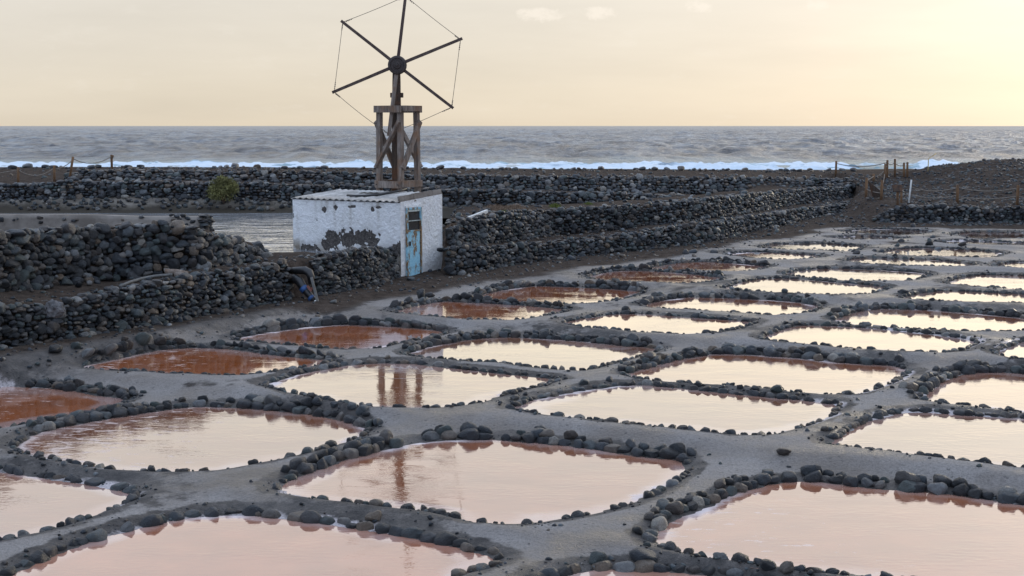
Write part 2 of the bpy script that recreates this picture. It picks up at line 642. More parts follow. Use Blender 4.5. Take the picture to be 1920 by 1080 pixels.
def wood_fn(c1, c2, c3):
    def fn(k, b):
        co = k.geo('Position')
        n1 = k.noise(k.scale(co, (9, 9, 1.1)), 1.0, 5, 0.65)
        n2 = k.noise(k.scale(co, (60, 60, 5)), 1.0, 3, 0.6)
        n3 = k.noise(co, 2.2, 3, 0.6)
        c = k.mix(k.smooth(n1, 0.3, 0.7), c1, c2)
        c = k.mix(k.math('MULTIPLY', k.smooth(n3, 0.45, 0.7), 0.8), c, c3)
        c = k.mix(1.0, c, k.ramp(n2, [(0.3, .62), (0.65, 1.25)]), 'MULTIPLY')
        k.put(b.inputs['Base Color'], c)
        k.put(b.inputs['Normal'], k.bump(k.math('ADD', n1, k.math('MULTIPLY', n2, 0.6)), 0.6, 0.015))
    return fn


M['wood'] = material('weathered_timber', wood_fn((.115, .090, .075), (.255, .215, .185), (.19, .11, .065)), .85, .2)
M['wood_dark'] = material('dark_timber', wood_fn((.035, .026, .022), (.085, .060, .045), (.12, .055, .028)), .8, .25)
M['wood_arm'] = material('backlit_timber', wood_fn((.055, .038, .032), (.10, .075, .066), (.075, .05, .045)), .75, .25)  # dark backlit look of the rotor arms put into the timber colour
M['wood_post'] = material('treated_post', wood_fn((.12, .066, .034), (.21, .125, .07), (.10, .068, .048)), .85, .2)


def plain(c, rough=0.7, metal=0.0, var=0.35, scale=12.0, bump=0.3):
    def fn(k, b):
        p = k.geo('Position')
        n = k.noise(p, scale, 4, 0.65)
        k.put(b.inputs['Base Color'], k.mix(1.0, c, k.ramp(n, [(0.3, 1 - var), (0.7, 1 + var)]), 'MULTIPLY'))
        b.inputs['Metallic'].default_value = metal
        k.put(b.inputs['Normal'], k.bump(n, bump, 0.01))
    return fn


M['iron'] = material('rusty_iron', plain((.040, .030, .027), .6), .6, .4)
M['rope'] = material('grey_rope', plain((.19, .165, .14), .9), .9, .2)
M['wire'] = material('thin_wire', plain((.12, .10, .08), .6), .6, .4)
M['black_plastic'] = material('black_plastic', plain((.012, .012, .013), .45), .42, .5)
M['blue_plastic'] = material('blue_strap', plain((.025, .07, .19), .5), .5, .4)
M['red_plastic'] = material('red_strap', plain((.17, .06, .045), .5), .6, .4)
M['white_pipe'] = material('white_pole', plain((.62, .62, .60), .6, var=.2), .6, .4)
M['grey_pipe'] = material('grey_pipe', plain((.13, .127, .12), .7, var=.3), .7, .3)
M['yellow_pole'] = material('yellow_pole', plain((.55, .44, .22), .7), .7, .3)
M['glass'] = material('dirty_glass', plain((.022, .024, .026), .2, var=.5, scale=6), .22, .5)
M['frame_pale'] = material('pale_frame', plain((.42, .47, .44), .7), .7, .3)
M['leaf'] = material('shrub_leaf', plain((.15, .145, .055), .6, var=.7, scale=2.6), .65, .25)
M['straw'] = material('dry_grass', plain((.20, .145, .105), .9, var=.4), .9, .1)
M['green_tuft'] = material('green_grass', plain((.11, .13, .035), .8, var=.4), .8, .1)
M['pale_rock'] = material('salt_crusted_rock', plain((.11, .108, .11), .9, var=.6, scale=14, bump=.8), .9, .2)


def door_fn(k, b):
    p = k.geo('Position')
    n1 = k.noise(k.scale(p, (5, 5, 2.0)), 1.0, 6, 0.7)
    n2 = k.noise(p, 22.0, 4, 0.65)
    z = k.sep(p)[2]
    rustier = k.smooth(k.math('ADD', n1, k.math('MULTIPLY', k.attr('rust'), 0.22)), 0.58, 0.66)
    blue = k.mix(k.smooth(n2, 0.3, 0.7), (.22, .45, .57), (.33, .57, .67))
    rust = k.mix(k.smooth(n2, 0.35, 0.65), (.11, .055, .028), (.30, .21, .11))
    k.put(b.inputs['Base Color'], k.mix(rustier, blue, rust))
    k.put(b.inputs['Normal'], k.bump(k.math('ADD', n1, n2), 0.4, 0.01))


M['door'] = material('rusty_blue_paint', door_fn, .65, .3)


def roof_fn(k, b):
    p = k.geo('Position')
    n1 = k.noise(p, 1.6, 5, 0.65)
    n2 = k.noise(p, 16.0, 4, 0.65)
    c = k.mix(k.smooth(n1, 0.35, 0.65), (.30, .29, .275), (.52, .50, .475))
    c = k.mix(k.math('MULTIPLY', k.smooth(n2, 0.55, 0.7), 0.6), c, (.12, .105, .09))
    k.put(b.inputs['Base Color'], c)
    k.put(b.inputs['Normal'], k.bump(n2, 0.4, 0.01))


M['roof'] = material('corrugated_sheet', roof_fn, .85, .2)

# ------------------------------------------------------------------ the pans, traced on the photograph's ground
PANS = [
 # level, redness, salt rafts, far bank of leaning stones, outline, label
 (0.00, .85, 1.0, 0, [(-150,772),(-130,742),(-60,729),(0,726),(100,730),(173,742),(230,750),(223,758),(167,773),(83,788),(0,804),(-90,812)],
  'flake speckled orange pan cut by the left edge of the photo below the big stones'),
 (0.00, .45, .9, 0, [(36,838),(70,815),(130,800),(200,788),(300,772),(370,764),(470,768),(560,777),(640,790),(682,806),(668,821),(600,841),(520,860),(400,881),(320,884),(200,876),(110,860),(55,850)],
  'large pale pan whose left third is brown, left of the pan holding the mast reflection'),
 (0.15, 1.0, .7, 1, [(160,687),(233,672),(300,657),(367,653),(433,656),(520,669),(620,677),(575,688),(500,700),(440,705),(350,702),(267,697),(190,693)],
  'deep orange pan with tall leaning stones along its back, nearest to the lower left wall'),
 (0.17, 1.0, .2, 1, [(440,637),(500,625),(567,615),(640,610),(713,612),(780,617),(836,623),(800,635),(747,644),(697,654),(640,657),(547,648),(475,641)],
  'orange pan reflecting a white strip of the hut, below the black drain pipe'),
 (0.15, .45, .2, 0, [(503,723),(563,703),(647,687),(713,682),(780,684),(847,692),(947,703),(1043,713),(1005,724),(947,738),(890,757),(820,765),(740,764),(680,760),(600,746),(540,733)],
  'pale pan with the broad reflection of the white hut and mill tower'),
 (0.17, .35, .2, 0, [(763,666),(813,650),(880,638),(947,633),(1047,638),(1154,648),(1238,655),(1196,668),(1138,684),(1090,695),(1020,690),(960,682),(880,677),(800,671)],
  'cream pan directly behind the pan that reflects the hut'),
 (0.15, .4, .1, 0, [(964,767),(1015,749),(1099,733),(1160,725),(1210,724),(1293,732),(1377,741),(1480,750),(1568,760),(1547,783),(1493,802),(1435,816),(1380,814),(1280,804),(1200,797),(1100,785),(1010,775)],
  'wide pale pan behind the double row of stones in the middle of the field'),
 (0.17, .6, .2, 0, [(1175,703),(1238,686),(1293,672),(1349,664),(1447,669),(1580,682),(1673,687),(1698,697),(1663,718),(1613,737),(1563,741),(1480,734),(1380,724),(1280,717),(1210,711)],
  'pale pan with a bare pink rim round its right end'),
 (0.00, .6, .15, 0, [(530,914),(573,893),(640,869),(723,845),(790,832),(857,826),(940,827),(1067,839),(1192,856),(1272,866),(1283,880),(1262,898),(1216,925),(1168,946),(1096,963),(1000,978),(960,981),(900,977),(807,957),(707,945),(607,934),(548,924)],
  'large front pan with the rippled reflection of the mill mast'),
 (-.08, .5, .1, 0, [(-260,930),(-160,890),(-60,882),(0,888),(58,897),(117,905),(190,917),(242,929),(240,937),(204,953),(117,982),(58,1000),(0,1012),(-100,1030),(-220,990)],
  'grey rippled pan cut by the left edge of the photo, nearest the lower left corner'),
 (-.08, .75, .1, 0, [(-40,1112),(20,1082),(96,1048),(175,1019),(242,999),(321,981),(379,971),(437,968),(560,977),(673,997),(760,1010),(840,1027),(922,1048),(905,1060),(857,1074),(790,1105),(640,1150),(400,1180),(120,1160)],
  'lilac pan along the bottom edge, left of the pan junction'),
 (0.00, .65, .5, 0, [(1232,1010),(1268,976),(1335,952),(1383,928),(1460,908),(1527,905),(1623,917),(1767,928),(1863,942),(1960,956),(2080,985),(2130,1020),(2040,1075),(1900,1105),(1760,1095),(1640,1079),(1527,1069),(1407,1052),(1311,1041),(1250,1024)],
  'pinkish pan filling the lower right corner, with a white salt rim on its left'),
 (-.08, .5, .3, 0, [(985,1110),(1040,1084),(1130,1073),(1240,1074),(1370,1086),(1520,1110),(1560,1150),(1400,1200),(1150,1210),(1000,1160)],
  'pan cut off by the bottom edge, only its back row of big stones in view'),
 (0.15, .3, .1, 0, [(1560,834),(1597,812),(1630,793),(1680,778),(1730,774),(1813,781),(1920,787),(2040,800),(2080,830),(2020,872),(1920,878),(1847,868),(1747,856),(1647,844),(1590,839)],
  'cream pan with fine scratches, cut by the right edge above the double stone row'),
 (0.17, .55, .1, 0, [(1735,748),(1763,723),(1797,706),(1847,699),(1920,702),(2050,715),(2080,742),(2000,776),(1920,773),(1847,764),(1780,758)],
  'pan at the right edge beyond the wet crossing, stones reflected brown along its back'),
 (0.32, .55, .1, 0, [(1432,636),(1469,619),(1500,611),(1567,613),(1650,618),(1733,627),(1817,638),(1825,644),(1797,658),(1745,661),(1678,658),(1594,653),(1511,645),(1456,640)],
  'golden pan in front of a row of round boulders, centre right of the field'),
 (0.34, .65, .1, 0, [(1566,602),(1608,586),(1650,580),(1733,582),(1817,588),(1920,598),(1965,606),(1940,616),(1894,623),(1817,623),(1733,618),(1650,612),(1594,607)],
  'golden pan with a deep brown reflected band below large dark stones'),
 (0.46, .5, .1, 0, [(1690,561),(1733,550),(1775,546),(1844,549),(1920,553),(1990,560),(1970,572),(1920,569),(1844,568),(1761,566)],
  'narrow bright golden pan cut by the right edge, behind a row of large boulders'),
 (0.48, .55, .1, 0, [(1777,533),(1803,521),(1844,516),(1920,518),(2010,525),(1990,545),(1920,545),(1872,541),(1817,537)],
  'golden pan at the right edge with a scalloped brown reflection, behind the narrow golden one'),
 (0.46, .4, .1, 0, [(1360,542),(1393,530),(1432,523),(1480,523),(1539,528),(1622,535),(1662,540),(1650,545),(1622,552),(1575,555),(1511,552),(1428,547),(1385,545)],
  'bright yellow pan split by two bright upright glints along its back stones'),
 (0.48, .45, .1, 0, [(1470,516),(1511,506),(1567,504),(1650,507),(1733,513),(1738,518),(1692,529),(1636,529),(1567,525),(1511,520)],
  'bright yellow pan just behind the one with upright glints'),
 (0.56, .3, .1, 0, [(1584,490),(1608,485),(1678,485),(1761,489),(1826,496),(1803,501),(1733,500),(1678,498),(1622,495)],
  'thin yellow pan edged by an even row of round stones at its back'),
 (0.58, .35, .1, 0, [(1652,475),(1678,468),(1733,466),(1817,469),(1882,475),(1858,484),(1789,483),(1692,480)],
  'half brown far pan behind the thin yellow one with the even stone row'),
 (0.56, .3, .1, 0, [(1863,501),(1894,493),(1940,493),(2010,500),(1985,509),(1920,505)],
  'sliver of a yellow pan at the right edge, far back beyond a stone row'),
 (0.58, .1, .1, 0, [(1424,465),(1456,458),(1539,457),(1608,461),(1616,465),(1589,473),(1525,470),(1469,469)],
  'pale grey pan in the far left column just beside the earth path'),
 (0.56, .9, .1, 0, [(1362,478),(1400,474),(1445,474),(1526,479),(1540,484),(1481,488),(1429,486),(1390,482)],
  'rust coloured sliver of a pan in front of the pale grey far pan'),
 (0.48, .95, .1, 1, [(1216,503),(1266,495),(1321,491),(1404,497),(1438,501),(1416,507),(1377,511),(1293,509),(1238,507)],
  'dark rust pan with a fan of leaning stones on its left bank'),
 (0.46, 1.0, .1, 1, [(1103,520),(1141,511),(1182,508),(1238,510),(1293,515),(1358,522),(1321,531),(1279,533),(1238,531),(1154,528),(1116,524)],
  'rust pan with a patch of yellow glitter at its right end'),
 (0.34, .7, .1, 0, [(1205,575),(1238,565),(1293,558),(1377,560),(1480,566),(1537,575),(1511,586),(1462,593),(1377,586),(1293,581),(1238,580)],
  'golden pan in the middle of the field with brown triangular stone reflections'),
 (0.32, .7, .1, 0, [(1060,606),(1099,598),(1154,590),(1210,590),(1293,596),(1363,601),(1414,605),(1377,617),(1329,625),(1279,628),(1210,624),(1127,617),(1079,611)],
  'golden pan with a pink right tip, behind a ridge of grey stones'),
 (0.34, 1.0, .1, 1, [(897,556),(942,545),(1002,537),(1071,539),(1154,543),(1206,548),(1168,560),(1113,570),(1060,572),(960,567),(915,561)],
  'darkest red brown pan, right of the hut foot and without any bright reflection'),
 (0.32, 1.0, .1, 1, [(738,586),(780,575),(830,566),(897,569),(980,574),(1067,582),(1013,594),(963,601),(880,600),(813,594),(760,589)],
  'orange pan reflecting a small white corner of the hut, in front of the hut door'),
 (0.66, .1, .1, 0, [(1576,436),(1623,430),(1687,431),(1752,435),(1704,442),(1623,440)],
  'farthest pale pan, below the end of the right hand wall'),
 (0.63, .05, .1, 0, [(1552,447),(1600,444),(1660,445),(1698,448),(1660,451),(1590,450)],
  'thread thin pale pan between two far stone rows left of the crossing path'),
 (0.66, .25, .1, 0, [(1786,441),(1817,436),(1920,437),(2010,440),(2000,448),(1920,448),(1833,449)],
  'dull mauve pan at the far right edge close under the back wall'),
 (0.63, .1, .1, 0, [(1748,455),(1800,452),(1920,456),(2000,459),(1960,463),(1870,461),(1790,459)],
  'thread thin lilac pan at the far right, in front of the mauve one'),
 (0.32, .4, .1, 0, [(1874,664),(1897,652),(1930,641),(2000,634),(2070,645),(2060,672),(1980,682),(1920,675)],
  'corner of a cream pan poking in at the right edge, mid height of the field'),
]


def chaikin(p, n=2):
    for _ in range(n):
        q = []
        for i in range(len(p)):
            a, b = p[i], p[(i + 1) % len(p)]
            q += [a * 0.86 + b * 0.14, a * 0.14 + b * 0.86]
        p = q
    return p


pans = []
for (lv, red, flk, bank, px, lab) in PANS:
    raw = [np.array(at_z(x, y, lv)[:2]) for x, y in px]
    poly = np.array(chaikin(raw, 2))
    simp = np.array(chaikin(raw, 1))
    area = 0.5 * np.sum(poly[:, 0] * np.roll(poly[:, 1], -1) - np.roll(poly[:, 0], -1) * poly[:, 1])
    if area < 0:
        poly = poly[::-1]; simp = simp[::-1]
    pans.append(dict(lv=lv, red=red, flk=flk, bank=bank, poly=poly, simp=simp, lab=lab))


def sdist(P, poly):
    """signed distance, positive outside"""
    x, y = P[:, 0], P[:, 1]
    best = np.full(len(P), 1e9)
    inside = np.zeros(len(P), bool)
    n = len(poly)
    for i in range(n):
        ax, ay = poly[i]; bx, by = poly[(i + 1) % n]
        ex, ey = bx - ax, by - ay
        t = np.clip(((x - ax) * ex + (y - ay) * ey) / (ex * ex + ey * ey + 1e-12), 0, 1)
        dd = (x - ax - t * ex) ** 2 + (y - ay - t * ey) ** 2
        best = np.minimum(best, dd)
        c = (ay > y) != (by > y)
        if abs(by - ay) > 1e-12:
            inside ^= c & (x < (bx - ax) * (y - ay) / (by - ay) + ax)
    d = np.sqrt(best)
    return np.where(inside, -d, d)


# ------------------------------------------------------------------ wall lines: (px, base y, base z, top y)
def wall_line(rows, lean=0.12):
    out = []
    for (x, yb, zb, yt) in rows:
        b = at_z(x, yb, zb)
        t = at_y(x, yt, b.y + lean)
        out.append((b.x, b.y, b.z, t.z))
    return np.array(out)


W_A = wall_line([(-420,735,.42,610),(-260,700,.42,590),(0,655,.42,572),(100,640,.42,568),(200,625,.42,548),(300,610,.42,527),(400,590,.42,511),(480,575,.42,500),(545,563,.42,489)])
W_B = wall_line([(592,556,.42,486),(640,548,.42,472),(690,538,.42,464),(724,528,.42,463),(750,520,.42,468)])
W_H = wall_line([(842,518,.42,464),(901,511,.43,463),(955,500,.45,458),(1037,487,.48,452),(1118,479,.51,445),(1199,471,.54,437),(1240,466,.55,427),(1340,453,.59,416),(1397,438,.62,406),(1461,425,.66,398),(1526,409,.74,389),(1590,396,.82,380),(1645,381,.95,371)])
shx = np.concatenate([W_A[:, 0], W_B[:, 0], W_H[:, 0]])
shy = np.concatenate([W_A[:, 1], W_B[:, 1], W_H[:, 1]])
shb = np.concatenate([W_A[:, 2], W_B[:, 2], W_H[:, 2]])
sht = np.concatenate([W_A[:, 3], W_B[:, 3], W_H[:, 3]])
def shelf_z(X): return np.interp(X, shx, sht) - 0.04
def low_y(X): return np.interp(X, np.concatenate([[-40], shx, [17.2, 19]]), np.concatenate([[5], shy, [72, 90]]))

def wall_line_auto(rows, zfun, lean=0.12):
    out = []
    for (x, yb, yt) in rows:
        z = 1.1
        for _ in range(12):
            b = at_z(x, yb, z)
            z = float(zfun(b.x))
        t = at_y(x, yt, b.y + lean)
        out.append((b.x, b.y, b.z, t.z))
    return np.array(out)

W_C = wall_line_auto([(-420,612,462),(-300,590,450),(0,548,436),(100,536,430),(200,526,422),(300,515,418),(370,506,424),(410,500,440),(470,490,452),(500,482,468)], shelf_z)
W_G = wall_line_auto([(843,461,432),(874,459,414),(915,456,402),(955,452,396),(1037,441,393),(1118,435,388),(1199,425,383),(1281,416,376),(1340,408,371),(1397,399,364),(1494,383,356),(1558,375,352),(1616,368,348)], shelf_z)
W_I = wall_line([(1640,417,.72,405),(1668,417,.72,394),(1690,417,.72,386),(1784,417,.72,386),(1920,420,.72,388),(2150,426,.72,393)])
YE, YF, YC = 60.0, 62.0, 70.0
def ye(X): return YE + np.maximum(0, np.asarray(X, float)) * .36
def yf(X): return YF + np.maximum(0, np.asarray(X, float)) * .42
def yc(X): return YC + np.maximum(0, np.asarray(X, float)) * .42
def rows_at(rows, fn, lean=.1):
    out = []
    for x, yb, yt in rows:
        Y = float(fn(0))
        for _ in range(8):
            Y = float(fn(at_y(x, yb, Y).x))
        b = at_y(x, yb, Y)
        out.append((b.x, Y, b.z, at_y(x, yt, Y + lean).z))
    return np.array(out)
W_E = rows_at([(-500,379,347),(0,377,345),(125,373,340),(250,370,339),(375,373,340),(475,376,343),(600,380,347),(836,388,355),(955,386,358),(1091,381,361),(1226,374,364),(1290,372,365)], ye)
W_F = rows_at([(120,340,326),(150,340,319),(250,339,318),(375,340,319),(475,343,320),(650,347,324),(836,356,328),(1091,361,330),(1340,363,332),(1450,358,333),(1616,350,335)], yf, .75)
ZR = 1.03   # reservoir water level

# ------------------------------------------------------------------ terrain
def terrain(X, Y, full=False):
    X = np.asarray(X, float); Y = np.asarray(Y, float)
    P = np.stack([X, Y], 1)
    N = len(X)
    sw = np.zeros(N); swl = np.zeros(N)
    smin = np.full(N, 1e9); lmin = np.zeros(N)
    near = Y < 75
    idx = np.where(near)[0]
    Pn = P[idx]
    wob = 0.07 * fbm(X * 2.6, Y * 2.6, 5, 3)
    for q in pans:
        s = sdist(Pn, q['simp']) + wob[idx] - .045
        w = np.exp(8 * q['lv']) / np.maximum(s, 0.05) ** 4
        sw[idx] += w; swl[idx] += w * q['lv']
        better = s < smin[idx]
        j = idx[better]
        smin[j] = s[better]; lmin[j] = q['lv']
    lev = np.where(sw > 0, swl / np.maximum(sw, 1e-12), 0.4)
    zp = lev + 0.068 + 0.035 * fbm(X * 1.1, Y * 1.1, 11, 3)
    yl = low_y(X)
    dp = 0.6 * (yl - Y)
    zb = np.interp(X, shx, shb) + 0.03 * fbm(X * 1.3, Y * 1.3, 3, 3)
    wl = 1 - sst(0.35, 1.25, dp)
    wb = np.where(X < 3.5, 1 - sst(1.0, 1.9, dp), wl)
    zp = zp * (1 - wb) + (zb + .03) * wb
    k = sst(0.0, 0.30, smin)
    z = np.where(smin > 0, (lmin + 0.004) * (1 - k) + zp * k, lmin - 0.012 - 0.07 * sst(0, 0.45, -smin))
    # terraces above the lower walls
    zs = shelf_z(X) + 0.06 * fbm(X * 0.9, Y * 0.9, 21, 3)
    behind = sst(0.06, 0.34, (Y - yl) * 0.62)
    behind = np.where(X > 17.0, 0, behind)
    # the culvert gap between the two left walls
    zterr = zs.copy()
    # upper berm, left
    yuL = np.interp(X, W_C[:, 0], W_C[:, 1]); zbL = np.interp(X, W_C[:, 0], W_C[:, 3]) - 0.16
    dL = (Y - yuL) * 0.62
    up = sst(0.06, 0.36, dL) * (1 - sst(W_C[-1, 0] - 0.25, W_C[-1, 0] + 0.15, X))
    zterr = zterr * (1 - up) + zbL * up
    down = sst(.75, 1.7, dL) * (X < -2.0)
    zterr = np.where(X < -2.0, zterr * (1 - down) + 0.5 * down, zterr)
    # behind the hut the bank falls to the reservoir
    bk = sst(43.6, 45.0, Y + 0.3 * fbm(X, Y, 2, 2)) * (X > W_C[-1, 0] - 0.6) * (1 - sst(-4.7, -3.5, X))
    zterr = zterr * (1 - bk) + 0.6 * bk
    edge = sst(40.4, 41.4, Y + 0.5 * (X + 6.4)) * (X < -6.1) * (X > W_C[-1, 0] - 1.5)
    zterr = zterr * (1 - edge) + 0.6 * edge
    # upper berm, right
    yuR = np.interp(X, W_G[:, 0], W_G[:, 1]); zbR = np.interp(X, W_G[:, 0], W_G[:, 3]) - 0.05
    dR = (Y - yuR) * 0.72
    upR = sst(0.06, 0.36, dR) * sst(W_G[0, 0] - 0.35, W_G[0, 0] + 0.05, X)
    zb2 = zbR + 0.05 * fbm(X * 0.8, Y * 0.8, 8, 3)
    zterr = np.where(X >= -2.3, zterr * (1 - upR) + zb2 * upR, zterr)
    dnR = sst(2.6, 5.0, dR) * (X >= -2.3) * (1 - sst(9.0, 12.0, X))
    zterr = np.where(X >= -2.3, zterr * (1 - dnR) + 1.25 * dnR, zterr)
    z = z * (1 - behind) + zterr * behind
    # path ramp and ground behind the right hand back wall
    yI = np.interp(X, W_I[:, 0], W_I[:, 1]); ztI = np.interp(X, W_I[:, 0], W_I[:, 3]) - 0.04
    bI = sst(0.05, 0.35, Y - yI) * sst(W_I[0, 0] - 0.5, W_I[1, 0], X)
    ramp_ = np.interp(Y, [52, 55, 60, 64, 67.5, 71], [.66, .70, .78, .95, 1.65, 2.2])
    zI = np.maximum(ztI + .035 * np.clip(Y - yI, 0, 14), np.minimum(ramp_ , 2.3))
    mound = sst(18.2, 22.2, X + 0.6 * fbm(X * 0.5, Y * 0.5, 31, 3)) * sst(56.5, 67.0, Y + 1.5 * fbm(X * 0.35, Y * 0.35, 33, 3)) * (.72 + .30 * sst(21, 25.5, X))
    back_ = sst(69.0, 75.0, Y)
    zI = zI + mound + 0.16 * fbm(X * 0.9, Y * 0.9, 35, 4) * sst(56, 59, Y)
    rgt = np.where(X > 13.2, sst(52.0, 55.0, Y) * sst(13.2, 15.2, X) , 0)
    lowR = (Y < yl) | (X > 16.6)
    bI = bI * sst(.1, .5, smin)
    z = np.where(lowR, z * (1 - bI) + zI * bI, z)
    bI = bI * sst(.3, .8, smin)
    ramp_zone = (smin > .35) & lowR & (X > 11.0) & (X < W_I[1, 0] + 0.2) & (Y > 53.0)
    z = np.where(ramp_zone, np.maximum(z, (np.minimum(ramp_, 2.3) - .06) * (1 - bI) + z * bI), z)
    # far bank of the reservoir, two far walls, the beach ridge
    dE = Y - np.interp(X, W_E[:, 0], W_E[:, 1]); dF = Y - np.interp(X, W_F[:, 0], W_F[:, 1]); dC = Y - yc(X)
    zE0 = np.interp(X, W_E[:, 0], W_E[:, 2]); zE1 = np.interp(X, W_E[:, 0], W_E[:, 3]) - 0.04
    zF1 = np.interp(X, W_F[:, 0], W_F[:, 3]) - 0.03
    zF1 = np.where(X < W_F[0, 0] + 0.5, zE1 + 0.10 + 0.16 * sst(0, 4, dF), zF1)
    f0 = np.where(X < -1.5, sst(-.55, -.1, dE), sst(-2.4, -.15, dE))
    fE = sst(0.03, 0.3, dE)
    fF = np.clip((dF - .05) / .75, 0, 1)
    flat = zterr
    leftm = 1 - sst(W_E[-1, 0] - 0.5, W_E[-1, 0] + 2.0, X)
    leftF = 1 - sst(15.3, 16.4, X)
    z = np.where(X < 17, z * (1 - f0 * leftm) + zE0 * f0 * leftm, z)
    z = np.where(X < 17, z * (1 - fE * leftm) + zE1 * fE * leftm, z)
    z = z * (1 - fF * leftF) + zF1 * fF * leftF
    zcrest = np.interp(X, [-14, 0, 8, 15, 24], [2.50, 2.42, 2.29, 2.16, 2.1])
    cr = sst(-5.0, -1.0, dC)
    cr = np.where(X > 17.3, sst(69.0, 75.0, Y), cr)
    z = z * (1 - cr) + (zcrest + 0.05 * fbm(X * 0.7, Y * 0.7, 41, 4)) * cr
    fall = sst(1.5, 60.0, dC)
    z = z * (1 - fall) + (-3.2) * fall
    if not full:
        return z
    inner = (smin > -2) & (Y < yl - 0.05) & (bI < 0.5)
    inner &= ~((X > 10.5) & (Y > 54.6))
    far_ = sst(.75, 1.5, smin + .35 * fbm(X * .9, Y * .9, 71, 3))
    wl = np.maximum(wl, far_)
    salt = np.where(inner, (1 - .62 * wb) * sst(0.17, 0.44, smin) * (1 - wl * 0.85), 0.0)
    salt = np.clip(salt * (0.74 + 0.9 * fbm(X * 0.6, Y * 0.6, 51, 3)), 0, 1)
    cw = 1.5 * fbm(X * 0.33, Y * 0.33, 61, 3)
    crust = np.where(inner, (1 - sst(0.02, np.maximum(.06, 0.26 + 0.2 * cw), smin)) * np.clip(0.33 + 0.85 * cw, 0, 1), 0)
    soil = np.where(inner, wl, 1.0)
    return z, salt, crust, soil


def ground_at(px, py, Y0=12.0, Y1=90.0):
    """where the sight line of a pixel meets the terrain"""
    d = pix_dir(px, py)
    ys = np.geomspace(Y0, Y1, 900)
    t = ys / d.y
    zt = terrain(d.x * t, ys)
    zl = CAMH + d.z * t
    hit = np.where(zl <= zt)[0]
    i = hit[0] if len(hit) else -1
    return Vector((d.x * t[i], ys[i], zt[i]))


def z_at(pts):
    pts = np.asarray(pts, float)
    return terrain(pts[:, 0], pts[:, 1])


def axis(parts):
    out = []
    for a, b, st in parts:
        n = max(1, int(round((b - a) / st)))
        out += list(np.linspace(a, b, n, endpoint=False))
    out.append(parts[-1][1])
    return np.array(out)


gx = axis([(-220, -60, 16), (-60, -26, 3), (-26, -14, .4), (-14, 21, .095), (21, 30, .3), (30, 70, 3), (70, 230, 16)])
ya = axis([(-30, 10, 4), (10, 12.8, .3)])[:-1]
yy = [12.8]
while yy[-1] < 58: yy.append(yy[-1] + 0.06 * (yy[-1] / 14.0) ** 0.75)
yb = axis([(yy[-1], 71, .1), (71, 80, .3), (80, 144, 4)])
gy = np.concatenate([ya, np.array(yy[:-1]), yb])
GX, GY = np.meshgrid(gx, gy)
gz, gsalt, gcrust, gsoil = terrain(GX.ravel(), GY.ravel(), True)
nx, ny = len(gx), len(gy)
ii = (np.arange(ny - 1)[:, None] * nx + np.arange(nx - 1)[None, :]).ravel()
quads = np.stack([ii, ii + 1, ii + nx + 1, ii + nx], 1)


def grid_mesh(name, verts, quads, mat):
    me = bpy.data.meshes.new(name)
    me.vertices.add(len(verts))
    me.vertices.foreach_set('co', np.asarray(verts, np.float32).ravel())
    me.loops.add(len(quads) * 4)
    me.loops.foreach_set('vertex_index', quads.astype(np.int32).ravel())
    me.polygons.add(len(quads))
    me.polygons.foreach_set('loop_start', np.arange(0, len(quads) * 4, 4, dtype=np.int32))
    me.polygons.foreach_set('loop_total', np.full(len(quads), 4, np.int32))
    me.polygons.foreach_set('use_smooth', np.ones(len(quads), bool))
    me.update()
    me.validate()
    me.materials.append(mat)
    return link(bpy.data.objects.new(name, me))


ground = grid_mesh('ground', np.stack([GX.ravel(), GY.ravel(), gz], 1), quads, M['ground'])
set_attr(ground.data, 'salt', gsalt); set_attr(ground.data, 'crust', gcrust); set_attr(ground.data, 'soil', gsoil)
tag(ground, kind='structure')

# ------------------------------------------------------------------ sea, surf, reservoir water
SEA = -1.0
sr = [100.0]
while sr[-1] < 2600: sr.append(sr[-1] * 1.0115)
sr = np.concatenate([np.array(sr), np.geomspace(2800, 42000, 30)])
sa = np.concatenate([np.linspace(-1.45, -0.46, 40)[:-1], np.linspace(-0.46, 0.46, 360), np.linspace(0.46, 1.45, 40)[1:]])
SR, SA = np.meshgrid(sr, sa, indexing='ij')
SX, SY = SR * np.tan(SA), SR.copy()
wv = 0.22 * np.sin(SY * 0.22 + 0.05 * SX + 5 * fbm(SX * .02, SY * .015, 3, 2)) + 1.25 * fbm(SX * 0.10, SY * 0.042, 9, 4) + 0.55 * fbm(SX * 0.32, SY * 0.09, 19, 3)
wv *= np.where(SY < 2600, 1.0, 0.0) * sst(212, 290, SY) * 1.25
sq = (np.arange(len(sr) - 1)[:, None] * len(sa) + np.arange(len(sa) - 1)[None, :]).ravel()
sea = grid_mesh('sea', np.stack([SX.ravel(), SY.ravel(), (SEA + wv).ravel()], 1), np.stack([sq, sq + 1, sq + len(sa) + 1, sq + len(sa)], 1), M['sea'])
set_attr(sea.data, 'shore', ((1 - sst(195, 262, SY + 18 * fbm(SX * .05, SY * .02, 4, 3))) * 0.75).ravel())
tag(sea, kind='structure')

surf_top = np.array([(-300, 305), (0, 305), (100, 304), (200, 305), (300, 303.5), (420, 302), (475, 303), (560, 305), (640, 303), (680, 298.5), (700, 303), (787, 305), (900, 305.5), (1064, 304), (1172, 303.5),
                     (1230, 302), (1281, 300.5), (1340, 302), (1397, 300), (1440, 303), (1470, 307), (1526, 301), (1560, 303), (1600, 308), (1640, 314), (1700, 311), (1725, 302), (1745, 299.5), (1784, 301.5), (1810, 307), (1900, 309), (2200, 305)])


